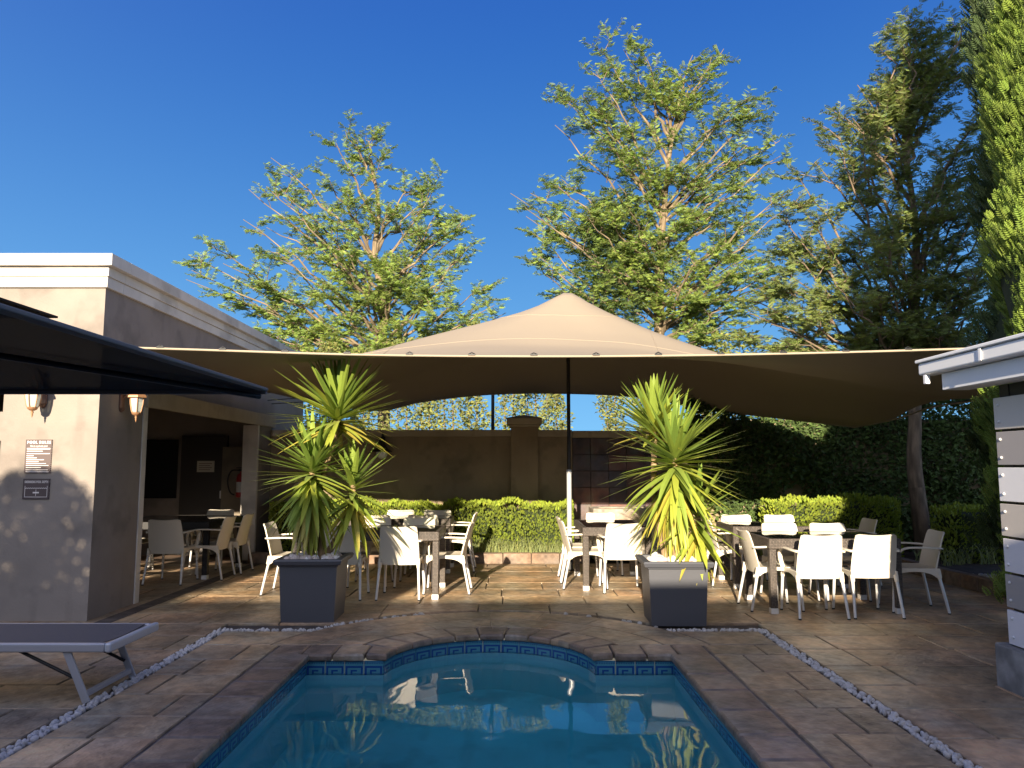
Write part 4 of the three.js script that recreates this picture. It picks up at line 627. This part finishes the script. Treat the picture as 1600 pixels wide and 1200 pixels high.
function yucca(label, x, d, heads, seed) {
  const t = thing('potted_yucca', label, 'plant', [x, 0.55, -d], 0, 'yuccas in square planters'), r = RNG(seed);
  for (const [px, py, dd, n, len, lowest, highest, lean] of heads) {
    const c = at(px, py, d + dd).sub(V(x, 0.55, -d)), foot = V(c.x * 0.25 + (r() - 0.5) * 0.06, 0, c.z * 0.3 + (r() - 0.5) * 0.06);
    const cane = mesh('cane', tube(new THREE.CatmullRomCurve3([foot, foot.clone().lerp(c, 0.45).add(V(-(lean || 0) * 0.1, 0.03, 0)), c.clone().add(V(0, -0.12, 0)), c]).getPoints(14), 0.036, 0.026, 8), M.barkYucca, t);
    for (let k = 0; k < n; k++) {
      const f = k / n, az = k * 2.39996 + (r() - 0.5) * 0.5, el = (highest + (lowest - highest) * Math.pow(f, 0.72) + (r() - 0.5) * 14) * Math.PI / 180;
      const m = mesh('leaf', yuccaLeaf[Math.min(4, Math.floor((el > 0.9 ? 0 : el > 0 ? 0.5 : 1.5) + r() * 1.7))], M.yucca[f < 0.35 ? (r() < 0.5 ? 0 : 1) : f < 0.75 ? 1 + Math.floor(r() * 2) : 2 + Math.floor(r() * 2)], cane);
      const L = len * (0.8 + 0.3 * r()) * (f < 0.12 ? 0.85 : 1); m.scale.set(L, L, 1.0 + 0.25 * r());
      m.position.copy(c).add(V(0, 0.06 - 0.30 * f * (lowest < -30 ? 1.3 : 0.55), 0)); m.rotation.set(0, az, el, 'YZX');
    }
  }
}
yucca('potted yucca with three stacked rosettes, the tallest one high above the dark planter', -1.98, 7.86, [[528, 650, 0.05, 130, 0.74, -22, 86, 1], [488, 728, -0.08, 190, 0.62, -80, 82, 0], [552, 752, 0.05, 80, 0.52, -60, 84, -1]], 71);
yucca('potted yucca with one wide golden green head and a small side rosette', 1.58, 7.68, [[1022, 668, 0.12, 80, 0.6, -10, 86, 0.6], [1054, 712, -0.08, 215, 0.74, -82, 84, 0], [1090, 795, -0.1, 64, 0.52, -65, 82, -1]], 72);
// ---------------------------------------------------------------- sun lounger and parasol
{
  const t = thing('sun_lounger', 'grey sling sun lounger with metal frame beside the pebble line', 'lounger', [-2.6, 0, -5.38]);   // foot end at x = 0, runs to -x
  const W = 0.33, h = 0.36;
  mesh('sling', sheet((u, v) => V(-0.04 - u * 1.86, h + 0.008 - 0.012 * Math.sin(v * Math.PI), (v * 2 - 1) * (W - 0.03)), 12, 8, 0.006), M.sling, t);
  mesh('frame', [rbx(-1.95, 0.0, h - 0.045, h + 0.012, -W, -W + 0.04, 0.012, 2), rbx(-1.95, 0.0, h - 0.045, h + 0.012, W - 0.04, W, 0.012, 2), rbx(-1.95, -1.91, h - 0.045, h + 0.012, -W + 0.041, W - 0.041, 0.01, 1)], M.bedFrame, t);
  mesh('foot_bar', rbx(0.002, 0.045, h - 0.045, h + 0.016, -W - 0.01, W + 0.01, 0.015, 2), std([0.55, 0.56, 0.58], 0.45, { metalness: 0.3 }), t);
  for (const x of [-0.26, -1.6]) { const s = x > -1 ? 1 : -1; for (const z of [-W + 0.03, W - 0.03]) { mesh('leg', sweepBar([V(x, h - 0.03, z), V(x + s * 0.15, 0.0, z)], 0.02, 0.042, V(0, 0, 1)), M.bedFrame, t); mesh('brace', tube([V(x - s * 0.32, h - 0.045, z * 0.9), V(x + s * 0.10, 0.12, z * 0.9)], 0.011, 0.011, 6), M.black, t); } mesh('cross_bar', rbx(x + s * 0.13 - 0.016, x + s * 0.13 + 0.016, 0.03, 0.065, -W + 0.042, W - 0.042, 0.006, 1), M.bedFrame, t); }
  const p = thing('square_parasol', 'black mesh square parasol with a grey edge band over the lounger', 'parasol', [-2.05, 0, -0.95]);
  const C = 1.34, y = 1.718;  // canopy half size: its corner stands at x = -0.71, depth 2.2
  mesh('canopy', sheet((u, v) => { const a = u * 2 - 1, b = v * 2 - 1, q = Math.max(Math.abs(a), Math.abs(b)); return V(a * C, y + 0.16 * (1 - q), b * (C - 0.08)); }, 16, 16, 0.004), M.net, p);
  mesh('valance', [rbx(C - 0.02, C + 0.006, y - 0.003, y + 0.006, -C + 0.08, C - 0.08, 0.003, 1), rbx(-C, C, y - 0.012, y + 0.008, C - 0.085, C - 0.07, 0.003, 1), rbx(-C, C, y - 0.012, y + 0.008, -C + 0.07, -C + 0.085, 0.003, 1)], M.netEdge, p);
  mesh('vent_cap', sheet((u, v) => { const a = u * 2 - 1, b = v * 2 - 1, q = Math.max(Math.abs(a), Math.abs(b)); return V(a * 1.15, y + 0.075 + 0.18 * (1 - q), b * 0.55); }, 8, 8, 0.004), M.net, p);
  mesh('pole', tube([V(0, 0.05, 0), V(0, y + 0.2, 0)], 0.024, 0.024, 10), M.alu, p); mesh('base', lathe([[0.001, 0.09], [0.06, 0.09], [0.28, 0.06], [0.3, 0], [0.001, 0]], 24), M.concrete, p);
  for (let k = 0; k < 8; k++) { const a = k * Math.PI / 4, q = 1 / Math.max(Math.abs(Math.cos(a)), Math.abs(Math.sin(a))); mesh('rib', tube([V(0, y + 0.14, 0), V(Math.cos(a) * C * q * 0.99, y - 0.02, Math.sin(a) * (C - 0.08) * q * 0.99)], 0.009, 0.008, 5), M.black, p); }
}
// ---------------------------------------------------------------- boarded hut
{
  const t = thing('boarded_hut', 'small hut clad in white and grey horizontal boards with a white gutter', 'hut');
  const X = 3.38, far = 5.38; let y = 0.30; const hs = [0.245, 0.238, 0.24, 0.236, 0.248, 0.245, 0.238];
  mesh('frame', [bx(X + 0.035, 5.5, 0.02, 2.06, far - 3.8, far - 0.06), bx(X + 0.03, X + 0.12, 0.25, 2.06, far - 0.13, far - 0.03)], M.black, t);
  const order = [6, 5, 4, 3, 2, 1, 0];
  hs.forEach((h, i) => { const b = mesh('board', rbx(X, X + 0.022, y, y + h - 0.018, far - 3.9, far - 0.004 * (i % 3), 0.003, 1), M.boards[order[i]], t); for (const yy of [0.05, h - 0.07]) for (const d of [far - 0.055, far - 0.9]) { const s = mesh('bolt', moved(new THREE.SphereGeometry(0.011, 8, 6), X - 0.002, y + yy, -d), M.alu, b); } y += h; });
  mesh('plinth', [rbx(X - 0.045, X + 0.35, -0.05, 0.29, far - 0.35, far + 0.10, 0.02, 2), rbx(X + 0.1, X + 0.3, -0.05, 0.25, far - 3.8, far - 0.36, 0.02, 1)], M.concrete, t);
  mesh('wall_plate', rbx(X - 0.17, X + 0.03, 2.062, 2.185, far - 3.9, far + 0.32, 0.004, 1), M.white, t);
  mesh('gutter', [rbx(X - 0.24, X - 0.11, 2.19, 2.285, far - 3.9, far + 0.52, 0.02, 2), rbx(X - 0.255, X - 0.1, 2.287, 2.312, far - 3.92, far + 0.53, 0.006, 1)], M.white, t);
  mesh('gutter_bracket', [0.3, 1.2, 2.1].map(k => rbx(X - 0.25, X - 0.243, 2.20, 2.29, far - k, far - k + 0.03, 0.002, 1)), M.white, t);
  mesh('end_cap', rbx(X - 0.235, X - 0.2, 2.12, 2.19, far + 0.42, far + 0.46, 0.006, 1), M.white, t);
  const rf = mesh('roof', sheet((u, v) => V(X - 0.13 + u * 3.2, 2.31 + u * 0.5 + 0.012 * Math.sin(u * 3.2 * 42), -(far - 3.9 + v * 4.4)), 90, 2, 0.01), M.white, t);
}
// ---------------------------------------------------------------- behind the camera: the house and tree whose shadows lie on the patio
{
  const h = thing('guest_house', 'flat roofed cream guest house behind the viewer that shades the pool', 'building');
  const z = -3.3;
  mesh('wall', [bx(-14, -2.2, -0.05, 3.25, z - 5, z), bx(1.8, 12, -0.05, 3.25, z - 5, z), bx(-2.2, 1.8, 2.3, 3.25, z - 5, z), bx(-2.2, 1.8, -0.05, 2.3, z - 5, z - 0.25)], M.cream, h);
  mesh('parapet_moulding', rbx(-14.1, 12.1, 3.252, 3.44, z - 5.1, z + 0.06, 0.01, 1), M.trim, h);
  mesh('glass_door', bx(-2.1, 1.7, 0.02, 2.28, z - 0.2, z - 0.17), std([0.03, 0.035, 0.04], 0.1), h);
  mesh('chimney', bx(-4.45, -3.45, 3.442, 4.32, z - 1.2, z - 0.2), M.cream, h); mesh('chimney_cap', bx(-4.5, -3.4, 4.322, 4.38, z - 1.25, z - 0.15), M.trim, h);
  const r = RNG(77), t = thing('round_tree', 'tall round topped bush beside the guest house that shades the cream wall', 'tree', [-6.08, -0.06, 1.0]);
  mesh('trunk', tube([V(0, 0, 0), V(0.03, 1.5, 0), V(0, 3.5, 0)], 0.09, 0.04, 8), M.barkGrey, t);
  const it = []; for (let k = 0; k < 16000; k++) { const a = r() * 6.283, y = 0.3 + 3.6 * r(), top = y > 3.25 ? Math.sqrt(Math.max(0, 1 - Math.pow((y - 3.25) / 0.68, 2))) : 1, R = 0.72 * top * Math.sqrt(r()) * (1 + 0.08 * Math.sin(a * 5 + y * 7)); it.push({ p: V(Math.cos(a) * R, y + 0.06 * r(), Math.sin(a) * R), q: rq(r, 3), s: 0.06 + 0.06 * r(), c: tone(r, 0.5) }); }
  cloud('crown', leafGeo, M.dkleaf, it, t);
}
renderer.render(scene, camera);
